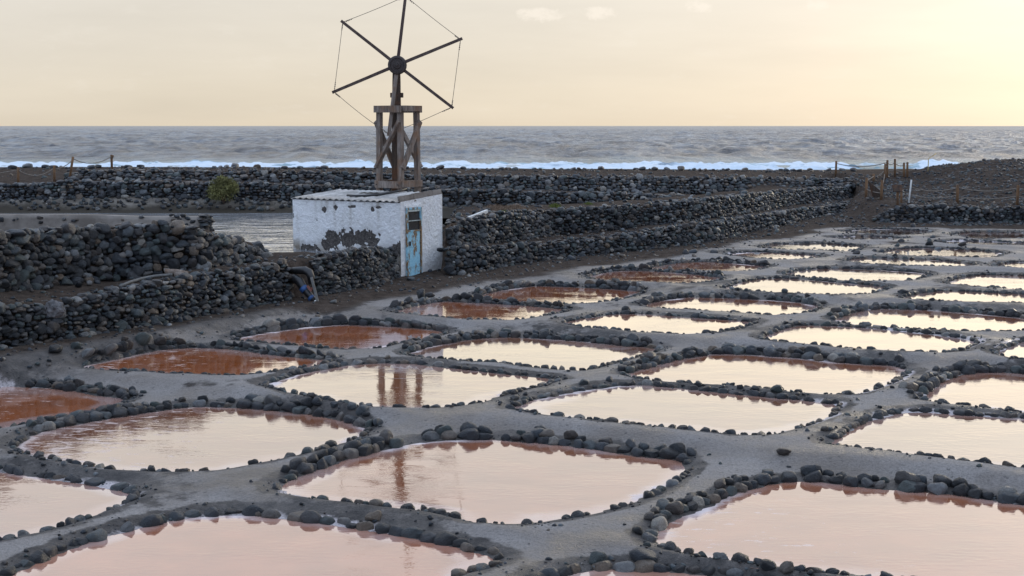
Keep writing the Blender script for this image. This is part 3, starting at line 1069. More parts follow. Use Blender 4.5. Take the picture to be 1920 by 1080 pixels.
def surf_strip(name, Yw, depth, seed, lo, top_shift, label):
    xs = np.linspace(-85, 90, 700)
    n = len(xs)
    px = 960 + FPX * xs / Yw
    ytop = np.interp(px, surf_top[:, 0], surf_top[:, 1]) + top_shift
    ztop = CAMH - (ytop - HOR) * Yw / FPX
    ztop = SEA + (ztop - SEA) * (1 + .9 * np.minimum(0, fbm(xs * .045, xs * 0 + seed, seed + 31, 2))) + 0.30 * fbm(xs * 0.22, xs * 0 + seed, seed, 3) + 0.22 * fbm(xs * 1.3, xs * 0 + seed, seed + 5, 4)
    prof = [(-depth, 0.0, .55), (-depth * .7, .10, .75), (-depth * .4, .22, .95), (-depth * .2, .5, 1.0), (-depth * .08, .8, 1.0), (0, 1.0, 1.0), (depth * .08, .9, .7), (depth * .3, .45, .25), (depth * .6, 0.0, .0)]
    V, F = [], []
    for (dy, h, fo) in prof:
        wig = 1.6 * fbm(xs * 0.15, xs * 0 + dy, seed + 2, 3)
        zz = SEA - 0.35 + (np.maximum(ztop - SEA, 0.05) + .35) * h + 0.35 * fbm(xs * 0.8, xs * 0 + dy * 3, seed + 9, 4) * (0.3 + h)
        V.append(np.stack([xs, Yw + dy + wig, zz], 1))
        F.append(np.clip(np.full(n, fo) - .06 + 1.25 * fbm(xs * 0.09, xs * 0 + dy * .6, seed + 3, 4) - np.where((px > 1590) & (px < 1720), .6, 0) - (0.42 if h < .75 else .08) * (sst(1250, 1330, px) * (1 - sst(1560, 1600, px)) + sst(480, 540, px) * (1 - sst(600, 680, px)) * .8), 0, 1))
    V = np.concatenate(V); F = np.concatenate(F)
    m = len(prof)
    qi = (np.arange(m - 1)[:, None] * n + np.arange(n - 1)[None, :]).ravel()
    o = grid_mesh(name, V, np.stack([qi, qi + 1, qi + n + 1, qi + n], 1), M['foam'])
    set_attr(o.data, 'foam', F)
    tag(o, kind='stuff')
    return o


surf_strip('surf', 206.0, 16.0, 3, 0, 0.0, '')
surf_strip('surf', 190.0, 14.0, 12, 0, 4.0, '')
surf_strip('surf', 177.0, 12.0, 25, 0, 8.0, '')

rw = mesh_obj('reservoir_water', [(-40, 31, ZR), (-3.0, 40.6, ZR), (-3.0, 60.2, ZR), (-40, 60.2, ZR)], [(0, 1, 2, 3)], M['pond'])
tag(rw, kind='structure')

# ------------------------------------------------------------------ stones
def stone_verts(seed, sub):
    bm = bmesh.new()
    bmesh.ops.create_icosphere(bm, subdivisions=sub, radius=1.0)
    r_ = random.Random(seed)
    off = Vector((r_.uniform(0, 90), r_.uniform(0, 90), r_.uniform(0, 90)))
    cuts = [(Vector((r_.gauss(0, 1), r_.gauss(0, 1), r_.gauss(0, 1))).normalized(), r_.uniform(.55, .86)) for _ in range(r_.randint(4, 8))]
    pw = r_.uniform(2.1, 2.9)
    for v in bm.verts:
        d = v.co.normalized()
        s = (abs(d.x) ** pw + abs(d.y) ** pw + abs(d.z) ** pw) ** (-1 / pw)
        p = d * s * (1 + 0.20 * mnoise.noise(d * 1.2 + off) + 0.10 * mnoise.noise(d * 2.9 + off) + 0.045 * mnoise.noise(d * 7 + off))
        for n, c in cuts:
            e = p.dot(n) - c
            if e > 0: p -= n * e * 0.82
        v.co = p
    return bm


STONES = []
for i in range(20):
    bm = stone_verts(100 + i, 3)
    me = bpy.data.meshes.new('stone')
    bm.to_mesh(me); bm.free()
    me.polygons.foreach_set('use_smooth', [True] * len(me.polygons))
    me.materials.append(M['stone'])
    STONES.append(me)
MASS = []
for i in range(8):
    bm = stone_verts(300 + i, 2)
    bm.verts.ensure_lookup_table()
    MASS.append((np.array([v.co[:] for v in bm.verts]), np.array([[v.index for v in f.verts] for f in bm.faces])))
    bm.free()


def place_stones(parent, specs, limit=300, mass_name='small_stone', margin=170):
    """specs: (pos, size xyz, euler). The largest on screen become parts, the rest one mass."""
    vis = [s for s in specs if in_view(s[0], margin)]
    key = lambda s: -max(s[1]) * proj(s[0])[2] + (0 if in_view(s[0], 15) else 1e4)
    vis.sort(key=key)
    inv = Matrix.Translation(-Vector(parent.location))
    for (p, s, e) in vis[:limit]:
        o = bpy.data.objects.new('stone', rng.choice(STONES))
        o.location = Vector(p) - Vector(parent.location)
        o.scale = (s[0] / 2, s[1] / 2, s[2] / 2)
        o.rotation_euler = e
        o.parent = parent
        COL.objects.link(o)
    rest = vis[limit:]
    if rest:
        V, F, A = [], [], []
        base = 0
        for (p, s, e) in rest:
            v, f = MASS[rng.randrange(len(MASS))]
            m = np.array(Euler(e).to_matrix())
            w = (v * (np.array(s) / 2)) @ m.T + np.array(p)
            V.append(w); F.append(f + base); A.append(np.full(len(v), rng.random()))
            base += len(v)
        V = np.concatenate(V); F = np.concatenate(F); A = np.concatenate(A)
        me = bpy.data.meshes.new(mass_name)
        me.from_pydata(V.tolist(), [], F.tolist())
        me.polygons.foreach_set('use_smooth', [True] * len(me.polygons))
        me.materials.append(M['stone_mass'])
        set_attr(me, 'rnd', A)
        o = link(bpy.data.objects.new(mass_name, me))
        o.parent = parent
        o.matrix_parent_inverse = inv
        o['kind'] = 'stuff'


# the hut's corner and wall directions, so that no wall stone stands inside it
A = Vector((*at_z(752, 521, .42)[:2], 0))
U = Vector((-.836, .549, 0)).normalized()
Vv = Vector((U.y, -U.x, 0)).normalized()           # along the door wall, away from the camera
LU, LV = 3.95, 1.95


def in_hut(p, m=.13):
    d = Vector((p[0], p[1], 0)) - A
    return -m < d.dot(U) < LU + m and -m * .4 < d.dot(Vv) < LV + m


def polyline(pts):
    pts = np.asarray(pts)
    seg = np.sqrt(np.sum(np.diff(pts[:, :2], axis=0) ** 2, 1))
    return np.concatenate([[0], np.cumsum(seg)])


def wall_specs(L, size, lean=.15, top=True, depth_top=.45, loose=0.0, flat=.72):
    """courses of rounded stones on the front face of a wall line and a capping on top"""
    cum = polyline(L)
    tot = cum[-1]
    out = []
    hmax = (L[:, 3] - L[:, 2]).max()
    rowh = size * 0.60
    nrow = int(hmax / rowh) + 2
    def at(s):
        x, y, zb, zt = (np.interp(s, cum, L[:, i]) for i in range(4))
        x2, y2 = np.interp(min(s + .3, tot), cum, L[:, 0]), np.interp(min(s + .3, tot), cum, L[:, 1])
        x1, y1 = np.interp(max(s - .3, 0), cum, L[:, 0]), np.interp(max(s - .3, 0), cum, L[:, 1])
        t = Vector((x2 - x1, y2 - y1, 0)).normalized()
        return x, y, zb, zt, t, Vector((t.y, -t.x, 0))      # normal faces the camera side
    for r in range(nrow):
        s = rng.uniform(0, size)
        while s < tot:
            g = size * min(1.9, max(.5, rng.lognormvariate(.18 if r == 0 else 0, .32)))
            x, y, zb, zt, t, n = at(s)
            h = r * rowh + rng.uniform(-.3, .3) * rowh
            H = zt - zb
            if h < H - size * .18 + rng.uniform(-.05, .03):
                back = lean * max(h, 0) / max(H, .25)
                p = Vector((x, y, zb + h + rowh * .35)) - n * (back - .03 + rng.uniform(-.045, .04))
                sz = (g * rng.uniform(.9, 1.2), g * rng.uniform(.75, 1.15), g * rng.uniform(.55, 1.0) * flat / .72)
                e = (rng.gauss(0, .17), rng.gauss(0, .17), math.atan2(t.y, t.x) + rng.gauss(0, .35))
                out.append((p, sz, e))
            s += g * rng.uniform(.78, 1.0)
    if top:
        for kx in range(2):
            s = rng.uniform(0, size)
            while s < tot:
                g = size * min(1.8, max(.55, rng.lognormvariate(.08, .3)))
                x, y, zb, zt, t, n = at(s)
                p = Vector((x, y, zt - .07 + rng.uniform(-.03, .03))) - n * (lean + .03 + depth_top * (kx + rng.uniform(-.2, .3)) * .6)
                out.append((p, (g * 1.2, g * rng.uniform(.8, 1.1), g * rng.uniform(.35, .6)), (rng.gauss(0, .18), rng.gauss(0, .18), math.atan2(t.y, t.x) + rng.gauss(0, .5))))
                s += g * rng.uniform(.9, 1.35)
    # fallen stones at the foot
    for _ in range(int(tot * (1.2 + loose))):
        s = rng.uniform(0, tot)
        x, y, zb, zt, t, n = at(s)
        g = size * rng.uniform(.35, .9)
        out.append((Vector((x, y, zb + g * .12)) + n * rng.uniform(.1, .38), (g, g * .9, g * .6), (rng.gauss(0, .3), rng.gauss(0, .3), rng.uniform(0, 6))))
    return [q for q in out if not in_hut(q[0])]


def stone_wall(L, size, label, **kw):
    m = L[len(L) // 2]
    e = empty('stone_wall', (float(m[0]), float(m[1]), float(m[2])), label, 'stone wall', 'dry stone walls round the salt works')
    place_stones(e, wall_specs(L, size, **kw), margin=420)
    return e


stone_wall(W_C, .205, 'upper left dry stone wall of big rounded stones, in front of the low mortar wall')
stone_wall(W_A, .15, 'lower left dry stone wall of small dark stones beside the orange pans', flat=.66)
stone_wall(W_B, .145, 'short dry stone wall running up to the left foot of the white hut', flat=.66)
stone_wall(W_G, .155, 'upper of the two terrace walls right of the hut, topped by dry grass', depth_top=.7)
stone_wall(W_H, .15, 'lower of the two terrace walls right of the hut, along the earth path')
stone_wall(W_I, .15, 'dark wall under the gravel mound at the far right end of the pans')
stone_wall(W_E, .19, 'dark lower wall along the far bank of the reservoir, behind the green shrub', lean=.25)
stone_wall(W_F, .19, 'paler wall just under the bare beach strip and the surf', lean=.75)

# one big round boulder lodged in the lower terrace wall
bp = at_z(884, 497, .50)
o = link(bpy.data.objects.new('boulder', STONES[2])); o.location = (bp.x, bp.y - .05, .50 + .18); o.scale = (.19, .17, .20)
tag(o, 'large smooth grey green boulder at the foot of the terrace wall right of the hut', 'boulder')

# ------------------------------------------------------------------ salt pans with their brine and stone rims
def pan_water(q, parent):
    poly = q['poly']
    n = len(poly)
    e = np.roll(poly, -1, 0) - np.roll(poly, 1, 0)
    nrm = np.stack([e[:, 1], -e[:, 0]], 1); nrm /= np.linalg.norm(nrm, axis=1)[:, None] + 1e-9
    c = poly.mean(0)
    rings = [poly + nrm * 0.22, poly]
    for f in (.97, .93, .87, .78, .64, .45, .22): rings.append(c + (poly - c) * f)
    V = np.concatenate(rings + [c[None]])
    sd = -sdist(V, q['simp'])
    F = []
    m = len(rings)
    for i in range(m - 1):
        for j in range(n):
            F.append((i * n + j, i * n + (j + 1) % n, (i + 1) * n + (j + 1) % n, (i + 1) * n + j))
    last = (m - 1) * n
    for j in range(n):
        F.append((last + j, last + (j + 1) % n, m * n))
    V3 = np.concatenate([V, np.full((len(V), 1), q['lv'])], 1)
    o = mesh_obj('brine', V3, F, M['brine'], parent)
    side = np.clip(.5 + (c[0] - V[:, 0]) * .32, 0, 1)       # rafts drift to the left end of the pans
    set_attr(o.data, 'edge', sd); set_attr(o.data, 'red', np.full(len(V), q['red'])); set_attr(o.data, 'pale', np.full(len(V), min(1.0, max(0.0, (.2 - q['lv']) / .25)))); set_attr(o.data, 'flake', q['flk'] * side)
    return o


def rim_specs(q):
    poly = q['poly']
    cl = np.concatenate([poly, poly[:1]])
    cum = polyline(cl)
    tot = cum[-1]
    cand = []
    s = 0.0
    while s < tot - .12:
        x, y = np.interp(s, cum, cl[:, 0]), np.interp(s, cum, cl[:, 1])
        x2, y2 = np.interp((s + .2) % tot, cum, cl[:, 0]), np.interp((s + .2) % tot, cum, cl[:, 1])
        x1, y1 = np.interp((s - .2) % tot, cum, cl[:, 0]), np.interp((s - .2) % tot, cum, cl[:, 1])
        t = Vector((x2 - x1, y2 - y1, 0)).normalized()
        n = Vector((t.y, -t.x, 0))
        ny = n.y
        farb = ny > .35
        g = ((.195 if q['up'] > .1 else .150) if farb else .126 if ny > -.4 else .124) * min(1.4, max(.55, rng.lognormvariate(0, .25)))
        if q['lv'] < 0 and farb: g *= 1.25
        gap = rng.random() < (.03 if farb else .12 if ny > -.3 else .30)
        # thicker clusters here and there
        run = mnoise.noise(Vector((x * .45, y * .45, 3.3)))
        g *= 1 + .14 * run
        if not gap:
            cand.append((x, y, t, n, g, 0, farb))
            if farb and (q['up'] > .1) and rng.random() < .8:
                cand.append((x, y, t, n, g * rng.uniform(.8, 1.1), 1, farb))
                if rng.random() < .15: cand.append((x, y, t, n, g * rng.uniform(.6, .9), 2, farb))
            elif farb and run > .3 and rng.random() < .15:
                cand.append((x, y, t, n, g * .9, 1, farb))
            elif not farb and run > .3 and rng.random() < .12:
                cand.append((x, y, t, n, g * .8, 1, farb))
        if q['bank'] and farb and rng.random() < .8:
            cand.append((x, y, t, n, g * rng.uniform(1.3, 2.0), 9, farb))
        s += g * (rng.uniform(.86, 1.03) if farb else rng.uniform(.9, 1.12))
    if not cand: return []
    pos = []
    for (x, y, t, n, g, lay, farb) in cand:
        o_ = {0: .10 if not farb else .12, 1: .27, 2: .42, 9: .24}[lay] + rng.uniform(-.015, .02)
        pos.append((x + n.x * o_ + t.x * rng.uniform(-.05, .05), y + n.y * o_ + t.y * rng.uniform(-.05, .05)))
    zz = z_at(pos)
    # drop candidates that would stand in another pan's water
    ok = np.ones(len(pos), bool)
    P = np.array(pos)
    for r in pans:
        if r is not q: ok &= sdist(P, r['simp']) > .10
    out = []
    for (x, y, t, n, g, lay, farb), p, z, k_ in zip(cand, pos, zz, ok):
        if not k_: continue
        az = math.atan2(t.y, t.x)
        if lay == 9:
            sz = (g * .85, g * .5, g * 1.1)
            e = (rng.gauss(-.7, .15), rng.gauss(0, .2), az + rng.gauss(0, .25))
            out.append((Vector((p[0], p[1], z - .015)), sz, e))
            continue
        sz = (g * rng.uniform(1.0, 1.3), g * rng.uniform(.8, 1.02), g * rng.uniform(.72, 1.0))
        sink = (.08 if q['up'] > .1 else -.10) if farb else -.08
        zc = max(z, q['lv'] + .02) + sz[2] * (sink if lay == 0 else .12)
        e = (rng.gauss(0, .2), rng.gauss(0, .2), az + rng.gauss(0, .35))
        out.append((Vector((p[0], p[1], zc)), sz, e))
    return out


for q in pans:
    # is the ground behind this pan higher (a terrace step)?
    ys_ = q['poly'][q['poly'][:, 1] > np.percentile(q['poly'][:, 1], 60)]
    best = 0
    for r in pans:
        if r is q: continue
        d = sdist(ys_ + np.array([0, .5]), r['simp']).min()
        if d < 1.6: best = max(best, r['lv'] - q['lv'])
    q['up'] = best
for q in pans:
    c = q['poly'].mean(0)
    e = empty('salt_pan', (float(c[0]), float(c[1]), q['lv']), q['lab'], 'salt pan', 'salt evaporation pans')
    pan_water(q, e)
    place_stones(e, rim_specs(q))

# ------------------------------------------------------------------ white hut
zA = at_y(751, 381, A.y).z
zrise = .15
hut = empty('pump_house', (A.x, A.y, .4), 'small whitewashed hut with peeling plaster and a blue metal door, below the mill tower', 'hut')


def wall_grid(name, org, ax, L, zb, zt0, zt1, nrm, peel, stain, n=(150, 90), amp=.018):
    V, F, PA, ST = [], [], [], []
    for j in range(n[1] + 1):
        for i in range(n[0] + 1):
            u = L * i / n[0]
            zt = zt0 + (zt1 - zt0) * i / n[0]
            z = zb + (zt - zb) * j / n[1]
            p = org + ax * u + Vector((0, 0, z))
            pk = peel(u, z)
            d = amp * mnoise.noise(Vector((u * 3, z * 3, 1.7))) + amp * .7 * mnoise.noise(Vector((u * 11, z * 11, 4.1)))
            if i in (0, n[0]) : d = 0
            V.append(p + nrm * (d - .03 * pk))
            PA.append(pk); ST.append(stain(u, z))
    w = n[0] + 1
    for j in range(n[1]):
        for i in range(n[0]):
            F.append((j * w + i, j * w + i + 1, (j + 1) * w + i + 1, (j + 1) * w + i))
    o = mesh_obj(name, V, F, M['white'], hut, True)
    set_attr(o.data, 'peel', PA); set_attr(o.data, 'stain', ST)
    return o


def px_to_wall(px, py):
    """pixel on the long wall to (distance from the near corner, height)"""
    d = pix_dir(px, py)
    nrm = Vector((-U.y, U.x, 0))
    t = (A - Vector((0, 0, 0))).dot(nrm) / d.dot(nrm)
    p = Vector((0, 0, CAMH)) + d * t
    return (Vector((p.x, p.y, 0)) - A).dot(U), p.z


patches = []
for (x0, y0, x1, y1, s) in ((606, 434, 640, 466, .9), (636, 432, 668, 462, 1.0), (662, 430, 696, 462, 1.0), (688, 440, 708, 468, .9), (600, 446, 625, 468, .9),
                            (563, 458, 600, 474, .9), (601, 386, 613, 398, .75), (624, 384, 634, 395, .75), (652, 384, 666, 391, .75), (694, 386, 702, 398, .75), (700, 386, 714, 391, .7),
                            (708, 436, 716, 444, .6), (590, 410, 597, 415, .6), (742, 455, 753, 480, .9), (553, 383, 566, 386, .5), (548, 392, 551, 412, .7), (730, 458, 748, 480, .8)):
    a, b = px_to_wall(x0, y0), px_to_wall(x1, y1)
    big = 1.10 if y1 > 440 else 1.05
    patches.append(((a[0] + b[0]) / 2, (a[1] + b[1]) / 2, abs(a[0] - b[0]) / 2 * big + .01, abs(a[1] - b[1]) / 2 * big + .01, s))


def peel_long(u, z):
    m = 0.0
    nz = .45 * mnoise.noise(Vector((u * 6, z * 6, 9.0))) + .35 * mnoise.noise(Vector((u * 17, z * 17, 2.0)))
    for (cu, cz, ru, rz, s) in patches:
        r = math.hypot((u - cu) / ru, (z - cz) / rz)
        m = max(m, min(1, max(0, 1.45 - r + nz * 1.25)) * s)
    return min(1.0, m)


def stain_long(u, z):
    low = max(0, 1 - (z - 1.05) / .35)
    drip = max(0, mnoise.noise(Vector((u * 7, z * .5, 5.0)))) * max(0, 1 - (zA - z) / 1.1)
    return min(1, low * .8 + drip * 1.1 + (0.5 if u > LU - .25 else 0) * max(0, 1 - (z - 1.0) / .8))


zl0 = .35
wall_grid('wall', A, U, LU, zl0, zA, zA, Vector((U.y, -U.x, 0)) * 1.0 if False else Vector((-Vv.x, -Vv.y, 0)), peel_long, stain_long)
wall_grid('wall', A, Vv, LV, zl0, zA + .03, zA + zrise + .03, -U, lambda u, z: max(0, min(1, (.46 - z) * 6 + .5 * mnoise.noise(Vector((u * 9, z * 9, 3))))), lambda u, z: max(0, .35 * (1 - (z - .4) / .4)), n=(90, 110))
# rear walls
bm = bmesh.new()
p1, p2, p3 = A + U * LU, A + U * LU + Vv * LV, A + Vv * LV
for (a, b, za, zb_) in ((p1, p2, zA, zA + zrise), (p2, p3, zA + zrise, zA + zrise)):
    vs = [bm.verts.new((*a[:2], zl0)), bm.verts.new((*b[:2], zl0)), bm.verts.new((*b[:2], zb_)), bm.verts.new((*a[:2], za))]
    bm.faces.new(vs)
o = bm_obj('wall', bm, M['white'], hut)
set_attr(o.data, 'peel', [0.0] * len(o.data.vertices)); set_attr(o.data, 'stain', [0.0] * len(o.data.vertices))
# corrugated roof
nu, per = 260, LU / 17.5
V, F = [], []
us = np.linspace(.02, LU + .02, nu)
for face in (0, 1):
    for vv in (-.045, LV * .33, LV * .66, LV + .06):
        for u in us:
            p = A + U * u + Vv * vv
            zz = zA + .05 + zrise * vv / LV + .019 * math.cos(u * 2 * math.pi / per) - .014 * face + .012 * mnoise.noise(Vector((u, vv * 2, 0)))
            V.append((p.x, p.y, zz))
for face in (0, 1):
    b0 = face * 4 * nu
    for r in range(3):
        for i in range(nu - 1):
            f = (b0 + r * nu + i, b0 + r * nu + i + 1, b0 + (r + 1) * nu + i + 1, b0 + (r + 1) * nu + i)
            F.append(f if face == 0 else f[::-1])
for i in range(nu - 1):
    F.append((i, i + 1, 4 * nu + i + 1, 4 * nu + i))
mesh_obj('roof', V, F, M['roof'], hut, True)
# mortar verge along the door wall and lumps of mortar
bm = bmesh.new()
for i in range(9):
    t0, t1 = LV * i / 9, LV * (i + 1) / 9
    pa, pb = A + Vv * t0 + U * .06, A + Vv * t1 + U * .06
    add_bar(bm, (pa.x, pa.y, zA + .075 + zrise * t0 / LV), (pb.x, pb.y, zA + .075 + zrise * t1 / LV), .20 + rng.uniform(-.03, .03), .07 + rng.uniform(-.015, .02))
bm_obj('verge', bm, M['concrete'], hut)
# door in the narrow wall
def wpt(v, z, out=0.0):
    p = A + Vv * v - U * out
    return Vector((p.x, p.y, z))


def px_on_door(px):
    d = pix_dir(px, 450)
    t = A.dot(U) / Vector((d.x, d.y, 0)).dot(U)
    p = d * t
    return (Vector((p.x, p.y, 0)) - A).dot(Vv)


d0, d1 = px_on_door(761), px_on_door(786.5)
zd1 = at_y(773, 391, A.y + .35).z
zd0 = .40
RM = Matrix((Vv, -U, Vector((0, 0, 1)))).transposed()
bm = bmesh.new()
dw = d1 - d0
add_box(bm, wpt((d0 + d1) / 2, (zd0 + zd1 - .62) / 2 + .01, .035), (dw - .09, .03, zd1 - .62 - zd0), RM)
add_box(bm, wpt((d0 + d1) / 2, zd0 + .30, .055), (dw - .12, .012, .03), RM)
add_box(bm, wpt((d0 + d1) / 2, zd0 + .86, .055), (dw - .12, .014, .035), RM)
door = bm_obj('door', bm, M['door'], hut)
set_attr(door.data, 'rust', [.34] * len(door.data.vertices))
bm = bmesh.new()
for v_ in (d0, d1):
    add_box(bm, wpt(v_, (zd0 + zd1) / 2, .045), (.05, .06, zd1 - zd0), RM)
add_box(bm, wpt((d0 + d1) / 2, zd1, .045), (dw + .05, .06, .05), RM)
add_box(bm, wpt((d0 + d1) / 2, zd1 - .62, .045), (dw - .05, .05, .04), RM)
fr = bm_obj('door_frame', bm, M['door'], hut)
set_attr(fr.data, 'rust', [.62] * len(fr.data.vertices))
bm = bmesh.new()
add_box(bm, wpt((d0 + d1) / 2, zd1 - .315, .02), (dw - .05, .01, .57), RM)
pane = bm_obj('window_pane', bm, M['glass'], hut)
bm = bmesh.new()
add_box(bm, wpt((d0 + d1) / 2, zd1 - .34, .05), (dw - .05, .02, .022), RM)
add_box(bm, wpt((d0 + d1) / 2, zd1 - .06, .05), (dw - .05, .02, .05), RM)
bm_obj('window_bar', bm, M['frame_pale'], hut)
bm = bmesh.new()
add_box(bm, wpt(d0 + .10, zd0 + .95, .075), (.03, .04, .12), RM)
bm_obj('door_handle', bm, M['iron'], hut)
# white reveal band round the door
bm = bmesh.new()
add_box(bm, wpt(d1 + .055, (zd0 + zd1) / 2 + .03, .022), (.05, .05, zd1 - zd0 + .06), RM)
add_box(bm, wpt((d0 + d1) / 2 + .02, zd1 + .055, .022), (dw + .12, .05, .05), RM)
o = bm_obj('door_surround', bm, M['white'], hut)
set_attr(o.data, 'peel', [0.0] * len(o.data.vertices)); set_attr(o.data, 'stain', [0.05] * len(o.data.vertices))

# things lying on the roof
def roof_pt(u, v, dz=.09):
    p = A + U * u + Vv * v
    return Vector((p.x, p.y, zA + dz + zrise * v / LV))
bm = bmesh.new()
add_tube(bm, [roof_pt(2.35, .55), roof_pt(2.0, .5), roof_pt(1.7, .62), roof_pt(1.45, .95), roof_pt(1.3, 1.5, .12), roof_pt(1.25, 1.9, .15)], .035, 8)
tag(bm_obj('hose', bm, M['black_plastic'], smooth=True), 'black plastic hose lying across the hut roof', 'hose')
bm = bmesh.new()
c_ = roof_pt(2.15, 1.35, .12)
add_box(bm, c_, (.75, .32, .035), Euler((.04, .02, math.atan2(U.y, U.x))).to_matrix(), .006)
tag(bm_obj('board', bm, M['white_pipe']), 'pale loose board lying on the hut roof behind the hose', 'board')

# ------------------------------------------------------------------ wind pump
YT = A.y + 3.0
def tp(px, py, dy=0.0): return at_y(px, py, YT + dy)
TC = tp(747, 300)
zbase = .55
ztop = tp(747, 206).z
mill = empty('wind_pump', (TC.x, TC.y, zbase), 'old timber wind pump tower with six bare arms joined by wires, above the white hut', 'windmill')
hs0, hs1 = .415, .385
def corner(su, sv, z):
    f = (z - zbase) / (ztop - zbase)
    h = hs0 + (hs1 - hs0) * f
    c = Vector((TC.x, TC.y, 0)) + U * (su * h) + Vv * (sv * h)
    return Vector((c.x, c.y, z))
for su, sv in ((1, -1), (-1, -1), (-1, 1), (1, 1)):
    bm = bmesh.new()
    add_bar(bm, corner(su, sv, zbase), corner(su, sv, ztop - .02), .14, .14, ref=U)
    bm_obj('leg', bm, M['wood'], mill)
# top beams (two along the long wall, two across)
for sv in (-1, 1):
    bm = bmesh.new()
    c0 = corner(1, sv, ztop + .02); c1 = corner(-1, sv, ztop + .02)
    d_ = (c1 - c0).normalized()
    add_bar(bm, c0 - d_ * .09 - Vv * 0.10 * -sv, c1 + d_ * .09 - Vv * 0.10 * -sv, .13, .20, ref=Vector((0, 0, 1)))
    bm_obj('top_beam', bm, M['wood'], mill)
for su in (-1, 1):
    bm = bmesh.new()
    c0 = corner(su, -1, ztop + .04); c1 = corner(su, 1, ztop + .04)
    d_ = (c1 - c0).normalized()
    add_bar(bm, c0 - d_ * .04 + U * .11 * su, c1 + d_ * .04 + U * .11 * su, .12, .16, ref=Vector((0, 0, 1)))
    bm_obj('top_beam', bm, M['wood'], mill)
# low beams round the foot, at the level of the roof
zlow = tp(747, 345).z
for sv in (-1, 1):
    bm = bmesh.new()
    add_bar(bm, corner(1.15, sv * 1.24, zlow), corner(-1.15, sv * 1.24, zlow), .09, .20, ref=Vector((0, 0, 1)))
    bm_obj('low_beam', bm, M['wood'], mill)
for su in (-1, 1):
    bm = bmesh.new()
    add_bar(bm, corner(su * 1.24, -1.15, zlow + .02), corner(su * 1.24, 1.15, zlow + .02), .10, .19, ref=Vector((0, 0, 1)))
    bm_obj('low_beam', bm, M['wood'], mill)
# diagonal braces
def brace(s0, s1, z0, z1, k=1.26):
    bm = bmesh.new()
    a, b = corner(s0[0] * (k if s0[0] == s1[0] else 1), s0[1] * (k if s0[1] == s1[1] else 1), z0), corner(s1[0] * (k if s0[0] == s1[0] else 1), s1[1] * (k if s0[1] == s1[1] else 1), z1)
    d_ = (b - a).normalized()
    add_bar(bm, a - d_ * .09, b + d_ * .07, .165, .075, ref=U)
    bm_obj('brace', bm, M['wood'], mill)
zb0, zb1 = tp(747, 309).z, tp(747, 231).z
brace((1, -1), (-1, -1), zb0, zb1)
brace((-1, -1), (-1, 1), zb0 - .02, zb1)
brace((1, 1), (1, -1), zb0, zb1)
brace((-1, 1), (1, 1), zb0, zb1)
# iron bolts on the braces
bm = bmesh.new()
for (s, z) in (((1, -1.42), zb0), ((-1, -1.42), zb1), ((1, -1.40), zlow), ((-1, -1.40), zlow)):
    c0 = corner(s[0], s[1], z)
    add_box(bm, c0, (.035, .035, .035), None, .008)
bm_obj('bolt', bm, M['iron'], mill)
# mast carrying the rotor
zh = tp(745, 122).z
bm = bmesh.new()
add_bar(bm, tp(744, 375) , tp(743.5, 205), .27, .25, taper=.95)
add_bar(bm, tp(743.5, 204.5), tp(743.5, 128), .255, .22, taper=.82)
bm_obj('mast', bm, M['wood_dark'], mill)
bm = bmesh.new()
add_box(bm, tp(744, 178.5, -.02), (.38, .16, .14), None, .01)
bm_obj('cross_piece', bm, M['wood_dark'], mill)
# rotor: hub, six arms, chain and wire round the tips
YR = -.42
HUB = tp(745, 122, YR)
def disc(bm, c, r, y0, y1, seg=28):
    prof = [(r * .94, y1), (r, y1 - .03), (r, y0 + .03), (r * .92, y0), (r * .74, y0 - .012), (r * .70, y0 + .012), (r * .42, y0 + .01), (r * .38, y0 - .04), (r * .16, y0 - .045), (r * .14, y0 - .10), (.001, y0 - .105)]
    rings = [[bm.verts.new((c.x + rr * math.cos(2 * math.pi * i / seg), y, c.z + rr * math.sin(2 * math.pi * i / seg))) for i in range(seg)] for rr, y in prof]
    for a, b in zip(rings, rings[1:]):
        for i in range(seg):
            bm.faces.new((a[i], a[(i + 1) % seg], b[(i + 1) % seg], b[i]))
    bm.faces.new(rings[0])
bm = bmesh.new()
disc(bm, HUB, .272, HUB.y - .10, HUB.y + .14)
hub = bm_obj('hub', bm, M['iron'], mill)
bm = bmesh.new()
add_tube(bm, [HUB + Vector((0, .1, 0)), HUB + Vector((0, .75, -.02))], .06, 10)
bm_obj('axle', bm, M['iron'], mill)
TIPS = [(867, 72), (761, -11), (639.5, 39), (623, 173.5), (729, 255), (850, 203)]
tips3 = []
for (x, y) in TIPS:
    t_ = tp(x, y, YR)
    tips3.append(t_)
    bm = bmesh.new()
    d_ = (t_ - HUB).normalized()
    add_bar(bm, HUB + d_ * .20, t_, .09 if x != 729 else .115, .08, ref=Vector((0, 1, 0)), taper=.9)
    bm_obj('arm', bm, M['wood_arm'] if x != 729 else M['wood'], mill)  # lower arm takes the paler timber, its lit look put into colour
for i in range(6):
    a, b = tips3[i], tips3[(i + 1) % 6]
    d0_ = (HUB - a).normalized(); d1_ = (HUB - b).normalized()
    a2, b2 = a + d0_ * .06, b + d1_ * .06
    bm = bmesh.new()
    pts = sag(a2, b2, .02 if i != 3 else .05, 10)
    add_tube(bm, pts, .008, 5)
    dd = (b2 - a2).normalized()
    # knotted rope ends
    L_ = (b2 - a2).length
    for (f0, f1) in ((.03, .10), (.86, .97)):
        for f in np.linspace(f0, f1, 5):
            c0 = a2 + dd * L_ * f
            add_box(bm, c0 - Vector((0, 0, .02)), (.022, .022, .04), Euler((rng.random(), rng.random(), rng.random())).to_matrix(), 0)
    bm_obj('wire', bm, M['wire'], mill)

